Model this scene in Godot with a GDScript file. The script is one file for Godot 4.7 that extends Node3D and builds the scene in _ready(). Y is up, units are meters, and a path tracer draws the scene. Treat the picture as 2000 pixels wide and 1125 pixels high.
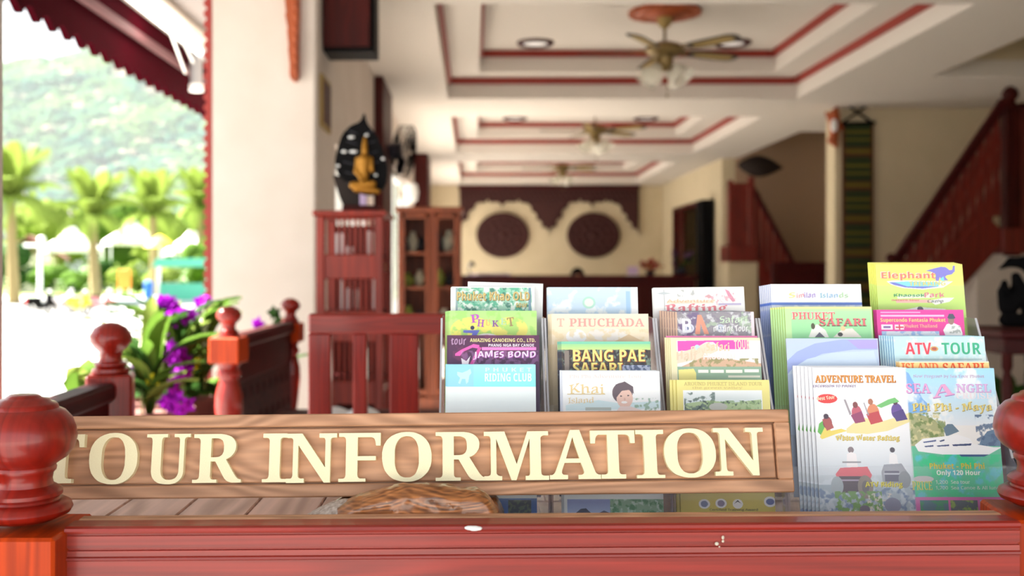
extends Node3D
# A tour-information stand on the veranda of a hotel lobby.
# Metres; the lobby floor is y = 0, the camera stands at x = z = 0 and looks along -z.
const EYE := 1.1
const TABLE := 0.795
const OUT := -0.78
var M := {}
var taken := {}
var rng := RandomNumberGenerator.new()

func W(px: float, py: float, d: float) -> Vector3:   # the place at distance d that the photograph shows at that pixel
	return Vector3((px - 926.0) / 2000.0 * d, EYE - (py - 526.0) / 2000.0 * d, -d)

func _ready() -> void:
	rng.seed = 11
	# camera: a level lens, shifted
	var cam := Camera3D.new()
	cam.name = "camera"
	add_child(cam)
	cam.position = Vector3(0, EYE, 0)
	cam.projection = Camera3D.PROJECTION_FRUSTUM
	cam.near = 0.05
	cam.size = 0.05 * 2.0 * 0.28125
	cam.frustum_offset = Vector2(0.037, -0.01825) * 0.05
	var attr := CameraAttributesPhysical.new()
	attr.frustum_focal_length = 36.0
	attr.exposure_aperture = 4.6
	attr.frustum_focus_distance = 1.14
	attr.frustum_near = 0.05
	attr.frustum_far = 3000.0
	cam.attributes = attr
	cam.current = true
	# sky, sun, exposure
	var sky_mat := ProceduralSkyMaterial.new()
	sky_mat.sky_top_color = Color(0.90, 0.95, 1.0)
	sky_mat.sky_horizon_color = Color(0.98, 0.99, 0.98)
	sky_mat.sky_curve = 0.2
	sky_mat.ground_horizon_color = Color(0.95, 0.95, 0.93)
	sky_mat.ground_bottom_color = Color(0.75, 0.74, 0.7)
	sky_mat.sun_angle_max = 1.0
	var sky := Sky.new()
	sky.sky_material = sky_mat
	var env := Environment.new()
	env.background_mode = Environment.BG_SKY
	env.sky = sky
	env.background_energy_multiplier = 0.8
	env.tonemap_mode = Environment.TONE_MAPPER_LINEAR
	env.tonemap_exposure = 2.85
	env.volumetric_fog_enabled = true
	env.volumetric_fog_density = 0.0
	env.sdfgi_enabled = true
	env.ssao_enabled = true
	env.ssil_enabled = true
	var we := WorldEnvironment.new()
	we.name = "world_environment"
	we.environment = env
	add_child(we)
	var sun := DirectionalLight3D.new()
	sun.name = "sun"
	sun.light_color = Color(1.0, 0.98, 0.95)
	sun.light_energy = 5.5
	sun.light_angular_distance = 1.0
	sun.shadow_enabled = true
	add_child(sun)
	sun.look_at_from_position(Vector3(-4.0, 4.3, -0.9), Vector3.ZERO, Vector3.UP)
	materials()
	setting()
	ceiling_trays()
	outdoors()
	side_railings()
	veranda_left()
	left_furniture()
	back_of_lobby()
	right_side()
	front_fence()
	sign_board()
	leaflets()

# ---------------------------------------------------------------- bookkeeping
func named(n: String) -> String:
	if not taken.has(n):
		taken[n] = 0
		return n
	taken[n] += 1
	return "%s_%03d" % [n, taken[n]]

func put(o: Node3D, called: String, parent: Node = null) -> Node3D:
	if parent == null or parent == self:
		o.name = named(called)
		add_child(o, true)
	else:
		var k := 0
		var nm := called
		while parent.has_node(nm):
			k += 1
			nm = "%s_%03d" % [called, k]
		o.name = nm
		parent.add_child(o, true)
	return o

func thing(called: String, label: String, category: String, at := Vector3.ZERO, turn := 0.0, group := "") -> Node3D:
	var o := Node3D.new()
	o.position = at
	o.rotation.y = turn
	put(o, called)
	return tag(o, label, category, group)

func tag(o: Node3D, label: String, category: String, group := "") -> Node3D:
	o.set_meta("label", label)
	o.set_meta("category", category)
	if group != "":
		o.set_meta("group", group)
	return o

func piece(called: String, mesh: Mesh, m: Material, parent: Node = null, at := Vector3.ZERO) -> MeshInstance3D:
	var o := MeshInstance3D.new()
	o.mesh = mesh
	o.material_override = m
	o.position = at
	put(o, called, parent)
	return o

func part(called: String, st: SurfaceTool, m: Material, parent: Node = null, at := Vector3.ZERO) -> MeshInstance3D:
	st.generate_normals()
	return piece(called, st.commit(), m, parent, at)

func struct(called: String, st: SurfaceTool, m: Material, label: String) -> MeshInstance3D:
	var o := part(called, st, m)
	o.set_meta("kind", "structure")
	o.set_meta("label", label)
	o.set_meta("category", called.split("_")[0])
	return o

func copy(o: Node3D, at: Vector3, turn: float, label: String, group := "") -> Node3D:
	var r: Node3D = o.duplicate()
	var base := String(o.name)
	var cut := base.rfind("_")
	if cut > 0 and base.substr(cut + 1).is_valid_int():
		base = base.substr(0, cut)
	put(r, base)
	r.position = at
	r.rotation.y = turn
	r.set_meta("label", label)
	if group != "":
		r.set_meta("group", group)
	return r

# ---------------------------------------------------------------- shapes
func mk(smooth := false) -> SurfaceTool:
	var st := SurfaceTool.new()
	st.begin(Mesh.PRIMITIVE_TRIANGLES)
	st.set_smooth_group(0 if smooth else -1)
	return st

func face(st: SurfaceTool, p: Array, out: Vector3) -> void:
	var a: Vector3 = p[0]
	var n: Vector3 = (p[1] - a).cross(p[2] - a)
	var q := p
	if n.dot(out) < 0.0:
		q = p.duplicate()
		q.reverse()
	for i in range(1, q.size() - 1):
		st.add_vertex(q[0])
		st.add_vertex(q[i + 1])
		st.add_vertex(q[i])

func bx(st: SurfaceTool, c: Vector3, s: Vector3, bev := 0.0, basis := Basis()) -> SurfaceTool:
	var h := s * 0.5
	bev = minf(bev, minf(h.x, minf(h.y, h.z)) * 0.9)
	st.set_smooth_group(-1)
	var v := func(sg: Vector3, ax: int) -> Vector3:
		var q := Vector3.ZERO
		for k in 3:
			q[k] = sg[k] * (h[k] if k == ax else h[k] - bev)
		return c + basis * q
	for ax in 3:
		var u := (ax + 1) % 3
		var w := (ax + 2) % 3
		for sg in [-1.0, 1.0]:
			var ps := []
			for k in [[-1, -1], [1, -1], [1, 1], [-1, 1]]:
				var g := Vector3.ZERO
				g[ax] = sg
				g[u] = k[0]
				g[w] = k[1]
				ps.append(v.call(g, ax))
			var o := Vector3.ZERO
			o[ax] = sg
			face(st, ps, basis * o)
	if bev > 0.0:
		for ax in 3:
			var u := (ax + 1) % 3
			var w := (ax + 2) % 3
			for su in [-1.0, 1.0]:
				for sw in [-1.0, 1.0]:
					var g := Vector3.ZERO
					g[u] = su
					g[w] = sw
					var g1 := g
					var g2 := g
					g1[ax] = -1.0
					g2[ax] = 1.0
					face(st, [v.call(g1, u), v.call(g2, u), v.call(g2, w), v.call(g1, w)], basis * g)
		for a in [-1.0, 1.0]:
			for b in [-1.0, 1.0]:
				for e in [-1.0, 1.0]:
					var g := Vector3(a, b, e)
					face(st, [v.call(g, 0), v.call(g, 1), v.call(g, 2)], basis * g)
	return st

func span(st: SurfaceTool, lo: Vector3, hi: Vector3, bev := 0.0) -> SurfaceTool:
	var a := lo.min(hi)
	var b := lo.max(hi)
	return bx(st, (a + b) * 0.5, b - a, bev)

func box(c: Vector3, s: Vector3, bev := 0.0, basis := Basis()) -> SurfaceTool:
	return bx(mk(), c, s, bev, basis)

func bar(st: SurfaceTool, a: Vector3, b: Vector3, wide: float, thick: float, bev := 0.0, up := Vector3.UP) -> SurfaceTool:
	var z := (b - a).normalized()
	if absf(z.dot(up)) > 0.98:
		up = Vector3(0, 0, 1)
	var x := up.cross(z).normalized()
	return bx(st, (a + b) * 0.5, Vector3(wide, thick, a.distance_to(b)), bev, Basis(x, z.cross(x), z))

func lathe(st: SurfaceTool, prof: Array, segs := 24, xf := Transform3D()) -> SurfaceTool:
	var group := 0
	for i in prof.size() - 1:
		var p: Vector2 = prof[i]
		var q: Vector2 = prof[i + 1]
		if p.distance_to(q) < 1e-6:
			continue
		if i > 0:
			var b4: Vector2 = p - prof[i - 1]
			if b4.length() > 1e-6 and absf(b4.angle_to(q - p)) > 0.75:
				group += 1
		st.set_smooth_group(group)
		var n2 := Vector2(q.y - p.y, p.x - q.x)
		for k in segs:
			var a0 := TAU * k / segs
			var a1 := TAU * (k + 1) / segs
			var e0 := Vector3(cos(a0), 0, sin(a0))
			var e1 := Vector3(cos(a1), 0, sin(a1)) if k < segs - 1 else Vector3(1, 0, 0)
			var ps := []
			ps.append(xf * (e0 * p.x + Vector3.UP * p.y))
			if p.x > 1e-6:
				ps.append(xf * (e1 * p.x + Vector3.UP * p.y))
			if q.x > 1e-6:
				ps.append(xf * (e1 * q.x + Vector3.UP * q.y))
			ps.append(xf * (e0 * q.x + Vector3.UP * q.y))
			var em := (e0 + e1) * 0.5
			# profiles are given from the top down: outward is to the left of the way down
			face(st, ps, xf.basis * (-(em * n2.x) - Vector3.UP * n2.y))
	st.set_smooth_group(-1)
	return st

func prism(st: SurfaceTool, poly: PackedVector2Array, z0: float, z1: float, xf := Transform3D()) -> SurfaceTool:
	st.set_smooth_group(-1)
	var pts := poly.duplicate()
	if Geometry2D.is_polygon_clockwise(pts):
		pts.reverse()
	var idx := Geometry2D.triangulate_polygon(pts)
	for i in range(0, idx.size(), 3):
		for z in [z0, z1]:
			var ps := []
			for k in 3:
				ps.append(xf * Vector3(pts[idx[i + k]].x, pts[idx[i + k]].y, z))
			face(st, ps, xf.basis * Vector3(0, 0, signf(z * 2.0 - z0 - z1)))
	for i in pts.size():
		var a := pts[i]
		var b := pts[(i + 1) % pts.size()]
		var n := Vector3(b.y - a.y, a.x - b.x, 0)
		face(st, [xf * Vector3(a.x, a.y, z0), xf * Vector3(b.x, b.y, z0), xf * Vector3(b.x, b.y, z1), xf * Vector3(a.x, a.y, z1)], xf.basis * n)
	return st

func tube(st: SurfaceTool, pts: Array, r: Variant, segs := 8, group := 7) -> SurfaceTool:
	st.set_smooth_group(group)
	var rings := []
	var x := Vector3.ZERO
	for i in pts.size():
		var t: Vector3 = (pts[mini(i + 1, pts.size() - 1)] - pts[maxi(i - 1, 0)]).normalized()
		if x == Vector3.ZERO:
			x = t.cross(Vector3.UP if absf(t.y) < 0.9 else Vector3.RIGHT).normalized()
		x = (x - t * x.dot(t)).normalized()
		var y := t.cross(x)
		var rad: float = r[i] if r is Array else r
		var ring := []
		for k in segs:
			var a := TAU * k / segs
			ring.append(pts[i] + (x * cos(a) + y * sin(a)) * rad)
		rings.append(ring)
	for i in pts.size() - 1:
		var mid: Vector3 = (pts[i] + pts[i + 1]) * 0.5
		for k in segs:
			var l := (k + 1) % segs
			var ps := [rings[i][k], rings[i][l], rings[i + 1][l], rings[i + 1][k]]
			face(st, ps, (ps[0] + ps[1] + ps[2] + ps[3]) * 0.25 - mid)
	st.set_smooth_group(-1)
	face(st, rings[0], pts[0] - pts[1])
	face(st, rings[-1], pts[-1] - pts[-2])
	return st

func ball(st: SurfaceTool, c: Vector3, r: Vector3, segs := 14, rows := 8) -> SurfaceTool:
	var prof := []
	for i in rows + 1:
		var a := PI * i / rows
		prof.append(Vector2(sin(a) if i > 0 and i < rows else 0.0, cos(a)))
	return lathe(st, prof, segs, Transform3D(Basis.from_scale(r), c))

func ribbon(st: SurfaceTool, a: Array, b: Array) -> SurfaceTool:     # a thin sheet between two lines of points, both faces
	for i in a.size() - 1:
		var n: Vector3 = (a[i + 1] - a[i]).cross(b[i] - a[i])
		face(st, [a[i], a[i + 1], b[i + 1], b[i]], n)
	return st

func blob(sdf: Callable, lo: Vector3, hi: Vector3, cell: float) -> ArrayMesh:   # surface nets
	var n := Vector3i(((hi - lo) / cell).ceil()) + Vector3i.ONE
	var f := PackedFloat32Array()
	f.resize(n.x * n.y * n.z)
	var at := 0
	for z in n.z:
		for y in n.y:
			for x in n.x:
				f[at] = sdf.call(lo + Vector3(x, y, z) * cell)
				at += 1
	var st := mk(true)
	var cellv := {}
	var sx := 1
	var sy := n.x
	var sz := n.x * n.y
	var offs := [0, sx, sy, sx + sy, sz, sx + sz, sy + sz, sx + sy + sz]
	var pos := [Vector3(0, 0, 0), Vector3(1, 0, 0), Vector3(0, 1, 0), Vector3(1, 1, 0), Vector3(0, 0, 1), Vector3(1, 0, 1), Vector3(0, 1, 1), Vector3(1, 1, 1)]
	var edges := [[0, 1], [2, 3], [4, 5], [6, 7], [0, 2], [1, 3], [4, 6], [5, 7], [0, 4], [1, 5], [2, 6], [3, 7]]
	var count := 0
	for z in n.z - 1:
		for y in n.y - 1:
			for x in n.x - 1:
				var b := x + y * sy + z * sz
				var mask := 0
				for k in 8:
					if f[b + offs[k]] < 0.0:
						mask += 1
				if mask == 0 or mask == 8:
					continue
				var sum := Vector3.ZERO
				var c := 0
				for e in edges:
					var f0 := f[b + offs[e[0]]]
					var f1 := f[b + offs[e[1]]]
					if (f0 < 0.0) != (f1 < 0.0):
						sum += pos[e[0]].lerp(pos[e[1]], f0 / (f0 - f1))
						c += 1
				st.add_vertex(lo + (Vector3(x, y, z) + sum / c) * cell)
				cellv[b] = count
				count += 1
	for b in cellv:
		for ax in 3:
			var s: int = [sx, sy, sz][ax]
			var u: int = [sy, sz, sx][ax]
			var w: int = [sz, sx, sy][ax]
			if b + s >= f.size() or (f[b] < 0.0) == (f[b + s] < 0.0):
				continue
			if not (cellv.has(b - u) and cellv.has(b - w) and cellv.has(b - u - w)):
				continue
			var q := [cellv[b], cellv[b - u], cellv[b - u - w], cellv[b - w]]
			if f[b] > 0.0:
				q.reverse()
			for k in [0, 2, 1, 0, 3, 2]:
				st.add_index(q[k])
	st.generate_normals()
	return st.commit()

static func caps(p: Vector3, a: Vector3, b: Vector3, ra: float, rb: float) -> float:
	var t := clampf((p - a).dot(b - a) / maxf((b - a).length_squared(), 1e-9), 0.0, 1.0)
	return p.distance_to(a.lerp(b, t)) - lerpf(ra, rb, t)

static func smin(a: float, b: float, k: float) -> float:
	var h := clampf(0.5 + 0.5 * (b - a) / k, 0.0, 1.0)
	return lerpf(b, a, h) - k * h * (1.0 - h)

func bones(list: Array, k: float) -> Callable:      # [a, b, ra, rb] capsules joined by a smooth minimum
	return func(p: Vector3) -> float:
		var d := 1e3
		for e in list:
			d = smin(d, caps(p, e[0], e[1], e[2], e[3]), k)
		return d

# ---------------------------------------------------------------- materials
func mat(called: String, c: Color, rough := 0.6, tex: Texture2D = null, scale := 1.0) -> StandardMaterial3D:
	var m := StandardMaterial3D.new()
	m.resource_name = called
	m.albedo_color = c
	m.roughness = rough
	m.cull_mode = BaseMaterial3D.CULL_DISABLED
	if tex:
		m.albedo_texture = tex
		m.uv1_triplanar = true
		m.uv1_scale = Vector3.ONE * scale
	M[called] = m
	return m

func grain(w: int, h: int, upright: bool, strength: float, rings: float, sd: int, along := 0.1) -> ImageTexture:   # wood grain, light grey to be tinted
	var n1 := FastNoiseLite.new()
	n1.seed = sd
	n1.frequency = 0.006
	n1.fractal_octaves = 2
	var n2 := FastNoiseLite.new()
	n2.seed = sd + 1
	n2.frequency = 0.05
	var data := PackedByteArray()
	data.resize(w * h * 3)
	for y in h:
		for x in w:
			var u := (y if upright else x) * 1.0
			var v := (x if upright else y) * 1.0
			# cross-fade the end into the start so that the repeat does not show
			var l := float(h if upright else w)
			var t := clampf((u - l * 0.75) / (l * 0.25), 0.0, 1.0)
			var a := lerpf(n1.get_noise_2d(u * along, v * 2.2), n1.get_noise_2d((u - l) * along, v * 2.2), t)
			var f := lerpf(n2.get_noise_2d(u * 0.08, v * 3.0), n2.get_noise_2d((u - l) * 0.08, v * 3.0), t)
			var g := 0.5 + 0.5 * sin(a * rings)
			var c := clampf(1.0 - strength * (0.65 * g + 0.5 * (0.5 + f) + 0.25 * a), 0.0, 1.0)
			var i := (y * w + x) * 3
			data[i] = int(255.0 * c)
			data[i + 1] = int(255.0 * clampf(c * (1.0 - strength * 0.12 * g), 0.0, 1.0))
			data[i + 2] = int(255.0 * clampf(c * (1.0 - strength * 0.25 * g), 0.0, 1.0))
	return ImageTexture.create_from_image(Image.create_from_data(w, h, false, Image.FORMAT_RGB8, data))

func mottle(sd: int, freq: float, lo: Color, hi: Color, size := 256) -> NoiseTexture2D:
	var n := FastNoiseLite.new()
	n.seed = sd
	n.frequency = freq
	n.fractal_octaves = 4
	var g := Gradient.new()
	g.set_color(0, lo)
	g.set_color(1, hi)
	var t := NoiseTexture2D.new()
	t.width = size
	t.height = size
	t.seamless = true
	t.noise = n
	t.color_ramp = g
	return t

func lacquer(m: StandardMaterial3D, coat := 0.5) -> void:
	m.clearcoat_enabled = true
	m.clearcoat = coat
	m.clearcoat_roughness = 0.12

func materials() -> void:
	var gx := grain(512, 256, false, 0.22, 14.0, 3)
	var gy := grain(256, 512, true, 0.22, 14.0, 5)
	var gs := grain(1024, 512, false, 0.24, 30.0, 9, 0.2)
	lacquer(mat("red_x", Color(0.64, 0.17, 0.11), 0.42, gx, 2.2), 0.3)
	lacquer(mat("red_y", Color(0.62, 0.12, 0.06), 0.34, gy, 2.2), 0.25)
	lacquer(mat("orange_y", Color(0.82, 0.27, 0.02), 0.45, gy, 2.2), 0.15)
	M.orange_y.metallic_specular = 0.3
	mat("teak_x", Color(0.85, 0.64, 0.49), 0.55, gs, 1.4)
	mat("plank", Color(0.88, 0.72, 0.64), 0.6, gy, 1.6)
	M.red_x.uv1_scale = Vector3(1.4, 6, 6)
	M.red_y.uv1_scale = Vector3(6, 1.4, 6)
	M.orange_y.uv1_scale = Vector3(5, 1.4, 5)
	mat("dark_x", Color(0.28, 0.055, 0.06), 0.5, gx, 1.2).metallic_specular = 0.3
	mat("dark_y", Color(0.28, 0.055, 0.035), 0.5, gy, 1.2).metallic_specular = 0.3
	mat("carved", Color(0.29, 0.075, 0.055), 0.75, mottle(31, 0.05, Color(0.55, 0.5, 0.5), Color(1, 1, 1)), 2.0)
	mat("stair_red", Color(0.50, 0.13, 0.08), 0.45, gy, 1.2)
	mat("shelf_red", Color(0.64, 0.18, 0.09), 0.45, gy, 1.5)
	mat("shelf_brown", Color(0.56, 0.27, 0.13), 0.5, gy, 1.5)
	mat("corbel", Color(0.72, 0.34, 0.15), 0.55, gy, 3.0)
	mat("wall", Color(0.86, 0.81, 0.77), 0.85, mottle(7, 0.02, Color(0.965, 0.96, 0.95), Color(1, 1, 1)), 0.4)
	mat("wall_cream", Color(0.82, 0.755, 0.63), 0.85, mottle(8, 0.02, Color(0.96, 0.96, 0.95), Color(1, 1, 1)), 0.4)
	mat("ceiling", Color(0.84, 0.805, 0.765), 0.9)
	mat("trim_red", Color(0.56, 0.15, 0.09), 0.6)
	mat("scallop", Color(0.62, 0.20, 0.17), 0.6)
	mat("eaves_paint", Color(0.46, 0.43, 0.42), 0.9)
	mat("lamp_cream", Color(0.58, 0.54, 0.50), 0.6)
	mat("eaves_moulding", Color(0.30, 0.13, 0.15), 0.8)
	mat("valance", Color(0.19, 0.008, 0.04), 0.95).metallic_specular = 0.1
	mat("floor", Color(0.86, 0.83, 0.79), 0.35, mottle(12, 0.03, Color(0.85, 0.85, 0.85), Color(1, 1, 1)), 0.7)
	mat("veranda_tile", Color(0.55, 0.54, 0.53), 0.5, mottle(14, 0.03, Color(0.85, 0.85, 0.85), Color(1, 1, 1)), 0.7)
	mat("wall_shade_brown", Color(0.66, 0.54, 0.44), 0.85)  # cream wall darkened to brown: the alcove's shade is in the colour
	mat("paving", Color(0.64, 0.63, 0.61), 0.9, mottle(13, 0.04, Color(0.9, 0.9, 0.9), Color(1, 1, 1)), 0.2)
	mat("kerb", Color(0.70, 0.74, 0.72), 0.9)
	mat("grass", Color(0.42, 0.52, 0.20), 0.9)
	mat("black", Color(0.035, 0.03, 0.035), 0.55).metallic_specular = 0.2
	mat("black_matt", Color(0.045, 0.04, 0.045), 0.9).metallic_specular = 0.2
	mat("charcoal", Color(0.16, 0.16, 0.20), 0.5)
	mat("white", Color(0.93, 0.93, 0.92), 0.5)
	mat("grey", Color(0.62, 0.62, 0.63), 0.5)
	mat("cream_paint", Color(0.99, 0.955, 0.80), 0.45, mottle(44, 0.06, Color(0.95, 0.94, 0.9), Color(1, 1, 1)), 6.0)
	var gold: StandardMaterial3D = mat("gold", Color(0.62, 0.42, 0.10), 0.4)
	gold.metallic = 0.55
	var brass: StandardMaterial3D = mat("brass", Color(0.50, 0.42, 0.26), 0.35)
	brass.metallic = 0.6
	mat("blade", Color(0.17, 0.12, 0.06), 0.5, gx, 3.0)
	mat("cane", Color(0.62, 0.52, 0.30), 0.7)
	var glass: StandardMaterial3D = mat("glass", Color(0.9, 0.95, 0.95, 0.12), 0.05)
	glass.transparency = BaseMaterial3D.TRANSPARENCY_ALPHA
	var frost: StandardMaterial3D = mat("frosted_glass", Color(0.90, 0.88, 0.82, 0.5), 0.3)
	frost.transparency = BaseMaterial3D.TRANSPARENCY_ALPHA
	var acr: StandardMaterial3D = mat("acrylic", Color(0.66, 0.64, 0.70, 0.30), 0.08)
	acr.transparency = BaseMaterial3D.TRANSPARENCY_ALPHA
	var acf: StandardMaterial3D = mat("acrylic_front", Color(0.92, 0.93, 0.95, 0.04), 0.05)
	acf.metallic_specular = 0.2
	acf.transparency = BaseMaterial3D.TRANSPARENCY_ALPHA
	mat("acrylic_edge", Color(0.78, 0.78, 0.80), 0.2)
	for e in [["leaf", Color(0.27, 0.37, 0.13)], ["leaf_dark", Color(0.15, 0.25, 0.10)], ["leaf_pale", Color(0.40, 0.46, 0.20)], ["palm_leaf", Color(0.37, 0.43, 0.18)], ["orchid", Color(0.55, 0.10, 0.62)], ["petal_white", Color(0.93, 0.92, 0.86)], ["petal_yellow", Color(0.9, 0.85, 0.2)]]:
		var lm: StandardMaterial3D = mat(e[0], e[1], 0.85)
		lm.metallic_specular = 0.15
		lm.backlight_enabled = true
		lm.backlight = Color(e[1].r, e[1].g, e[1].b)
	mat("stem", Color(0.45, 0.52, 0.26), 0.7)
	mat("trunk", Color(0.52, 0.46, 0.30), 0.9)
	mat("tent", Color(0.95, 0.94, 0.92), 0.7)
	mat("roof_tile", Color(0.45, 0.28, 0.24), 0.8)
	mat("tyre", Color(0.05, 0.05, 0.055), 0.8)
	mat("skin", Color(0.70, 0.50, 0.38), 0.6)
	mat("lilac", Color(0.78, 0.68, 0.82), 0.6)
	mat("teal", Color(0.30, 0.66, 0.55), 0.6)
	mat("blue", Color(0.20, 0.45, 0.80), 0.6)
	mat("orange", Color(0.88, 0.52, 0.16), 0.6)
	mat("yellow", Color(0.90, 0.84, 0.22), 0.6)
	mat("red_paint", Color(0.78, 0.20, 0.22), 0.4)
	mat("pink_paint", Color(0.84, 0.50, 0.52), 0.5)
	mat("pottery", Color(0.78, 0.76, 0.66), 0.5)
	mat("pottery_green", Color(0.58, 0.62, 0.26), 0.4)
	mat("pottery_dark", Color(0.12, 0.12, 0.16), 0.4)
	mat("paper", Color(0.94, 0.94, 0.93), 0.7)
	var glow: StandardMaterial3D = mat("tube_glow", Color(1, 1, 1), 0.5)
	glow.emission_enabled = true
	glow.emission = Color(1.0, 0.99, 0.95)
	glow.emission_energy_multiplier = 1.6
	var dl: StandardMaterial3D = mat("downlight_glow", Color(1, 1, 1), 0.5)
	dl.emission_enabled = true
	dl.emission = Color(1.0, 0.93, 0.90)
	dl.emission_energy_multiplier = 0.05
	mat("dusk_orchid", Color(0.26, 0.10, 0.26), 0.7)
	mat("palm_weave", Color(0.13, 0.08, 0.05), 0.8)

# ---------------------------------------------------------------- the building
func b3(st: SurfaceTool, x0: float, x1: float, y0: float, y1: float, d0: float, d1: float, bev := 0.0) -> SurfaceTool:   # a box from distance d0 to d1
	return span(st, Vector3(x0, y0, -d1), Vector3(x1, y1, -d0), bev)

func setting() -> void:
	struct("floor", b3(mk(), -2.35, 6.4, OUT, 0.0, 5.65, 21.0), M.floor, "pale tiled floor of the lobby")
	struct("floor_veranda", b3(mk(), -2.35, 6.4, OUT, 0.0, -2.8, 5.65), M.veranda_tile, "brownish tiled floor of the veranda")
	# left wall with three windows
	var wl := mk()
	var bays := [[6.5, 8.9, 1.9], [10.6, 14.7, 2.25], [16.2, 20.2, 2.25]]
	var at := 6.28
	for b in bays:
		b3(wl, -1.08, -0.88, 0.0, 2.8, at, b[0])
		b3(wl, -1.08, -0.88, 0.0, 0.2, b[0], b[1])
		b3(wl, -1.08, -0.88, b[2], 2.8, b[0], b[1])
		at = b[1]
	b3(wl, -1.08, -0.88, 0.0, 2.8, at, 20.7)
	struct("wall_left", wl, M.wall, "cream left wall of the lobby beyond the white column")
	for i in 3:
		var b: Array = bays[i]
		var fr := mk()
		var n := 3
		for k in n + 1:
			var d: float = lerpf(b[0] + 0.03, b[1] - 0.03, float(k) / n)
			b3(fr, -1.0, -0.94, 0.2, b[2], d - 0.025, d + 0.025)
		for y in [0.23, b[2] - 0.03]:
			b3(fr, -1.0, -0.94, y - 0.03, y + 0.03, b[0], b[1])
		var w := struct("window_%d" % (i + 1), fr, M.white, ["white framed window nearest behind the column", "white framed window of the middle bay", "white framed window of the far bay"][i])
		for k in n:
			part("pane", b3(mk(), -0.973, -0.967, 0.26, b[2] - 0.06, lerpf(b[0] + 0.055, b[1] - 0.005, float(k) / n), lerpf(b[0] + 0.005, b[1] - 0.055, float(k + 1) / n)), M.glass, w)
	struct("wall_back", b3(mk(), -1.08, 4.0, 0.0, 2.8, 20.7, 20.9), M.wall_cream, "cream back wall behind the reception counter")
	var wr := mk()
	b3(wr, 3.8, 4.0, 0.0, 2.8, 19.5, 20.7)
	b3(wr, 3.8, 4.0, 2.257, 2.8, 17.0, 19.5)
	b3(wr, 3.8, 4.0, 0.0, 2.8, 15.7, 17.0)
	struct("wall_alcove", b3(mk(), 4.0, 6.2, 0.0, 5.4, 15.7, 15.9), M.wall_shade_brown, "back wall of the far stair alcove with its shade painted in as brown")
	struct("wall_right", wr, M.wall_cream, "cream right wall of the lobby with a dark doorway")
	var pier := mk()
	b3(pier, 3.8, 3.9, 0.0, 2.8, 10.78, 11.05)
	b3(pier, 3.9, 6.2, 0.0, 5.4, 10.8, 11.05)
	struct("wall_pier", pier, M.wall_cream, "tan wall on which the green striped hanging hangs")
	var side := mk()
	b3(side, 6.2, 6.4, 0.0, 5.4, 5.6, 15.9)
	b3(side, 3.4, 6.4, 0.0, 2.8, 5.55, 5.7)  # unseen front wall, added to darken the right of the lobby
	struct("wall_side", side, M.wall_cream, "outer right wall of the stair hall, with an added front wall darkening the lobby")
	# ceiling: soffit round the three trays, and the two stair wells
	var ce := mk()
	var trays := [[6.56, 10.2], [11.41, 15.04], [16.2, 20.2]]
	b3(ce, -1.08, -0.26, 2.8, 2.95, 5.6, 20.9)
	b3(ce, 3.21, 4.03, 2.8, 2.95, 5.6, 20.9)
	at = 5.6
	for t in trays:
		b3(ce, -0.26, 3.21, 2.8, 2.95, at, t[0])
		at = t[1]
	b3(ce, -0.26, 3.21, 2.8, 2.95, at, 20.9)
	b3(ce, 4.03, 6.4, 2.8, 2.95, 9.04, 12.64)
	b3(ce, 4.03, 6.4, 2.8, 2.95, 5.55, 5.7)
	struct("ceiling", ce, M.ceiling, "white lobby ceiling with three stepped trays")
	var well := mk()
	b3(well, 4.03, 6.4, 2.95, 5.4, 9.04, 9.2)
	b3(well, 4.03, 6.4, 2.95, 5.4, 5.55, 5.7)
	b3(well, 3.9, 4.03, 2.95, 5.4, 5.55, 9.2)
	b3(well, 3.9, 4.03, 2.95, 5.4, 12.5, 15.9)
	b3(well, 4.03, 6.4, 2.95, 5.4, 12.5, 12.64)
	b3(well, 3.9, 6.4, 5.4, 5.55, 5.55, 15.9)
	struct("wall_stairwell", well, M.wall_cream, "tan upper walls of the stair wells above the ceiling openings")
	# unseen porch roof, sized to shade the foreground, and the left eaves
	struct("ceiling_porch_unseen", b3(mk(), -2.75, 6.4, 2.95, 3.1, -2.6, 5.6), M.eaves_paint, "unseen porch roof over the veranda, sized to shade the foreground")
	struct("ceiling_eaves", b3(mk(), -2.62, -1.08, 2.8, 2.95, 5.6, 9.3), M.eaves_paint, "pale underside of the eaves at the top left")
	struct("wall_porch_added", b3(mk(), 6.2, 6.4, 0.0, 2.95, -2.6, 5.55), M.wall_cream, "unseen right wall of the veranda, added to cut the sky light")  # added out of view to keep sky light off the foreground
	# white column with its scalloped wooden edge
	struct("wall_column", b3(mk(), -1.465, -0.88, 0.0, 2.8, 5.7, 6.28, 0.012), M.wall, "broad cream column left of the lobby")
	var tr := mk()
	var poly := PackedVector2Array([Vector2(-1.462, 2.8), Vector2(-1.462, 0.0)])
	var y := 0.0
	while y < 2.78:
		for k in 6:
			var a := PI * k / 6.0
			poly.append(Vector2(-1.484 - 0.024 * sin(a), y + 0.058 * k / 6.0))
		y += 0.058
	poly.append(Vector2(-1.484, 2.8))
	prism(tr, poly, -5.74, -5.70)
	struct("trim_1", tr, M.scallop, "red brown scalloped trim down the left edge of the cream column")
	# slim pinkish post at the left edge of the picture
	struct("trim_2", b3(mk(), -1.05, W(7, 0, 2.1).x, 0.0, 2.95, 2.0, 2.1, 0.004), M.wall, "slim pale post at the far left edge")

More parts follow.
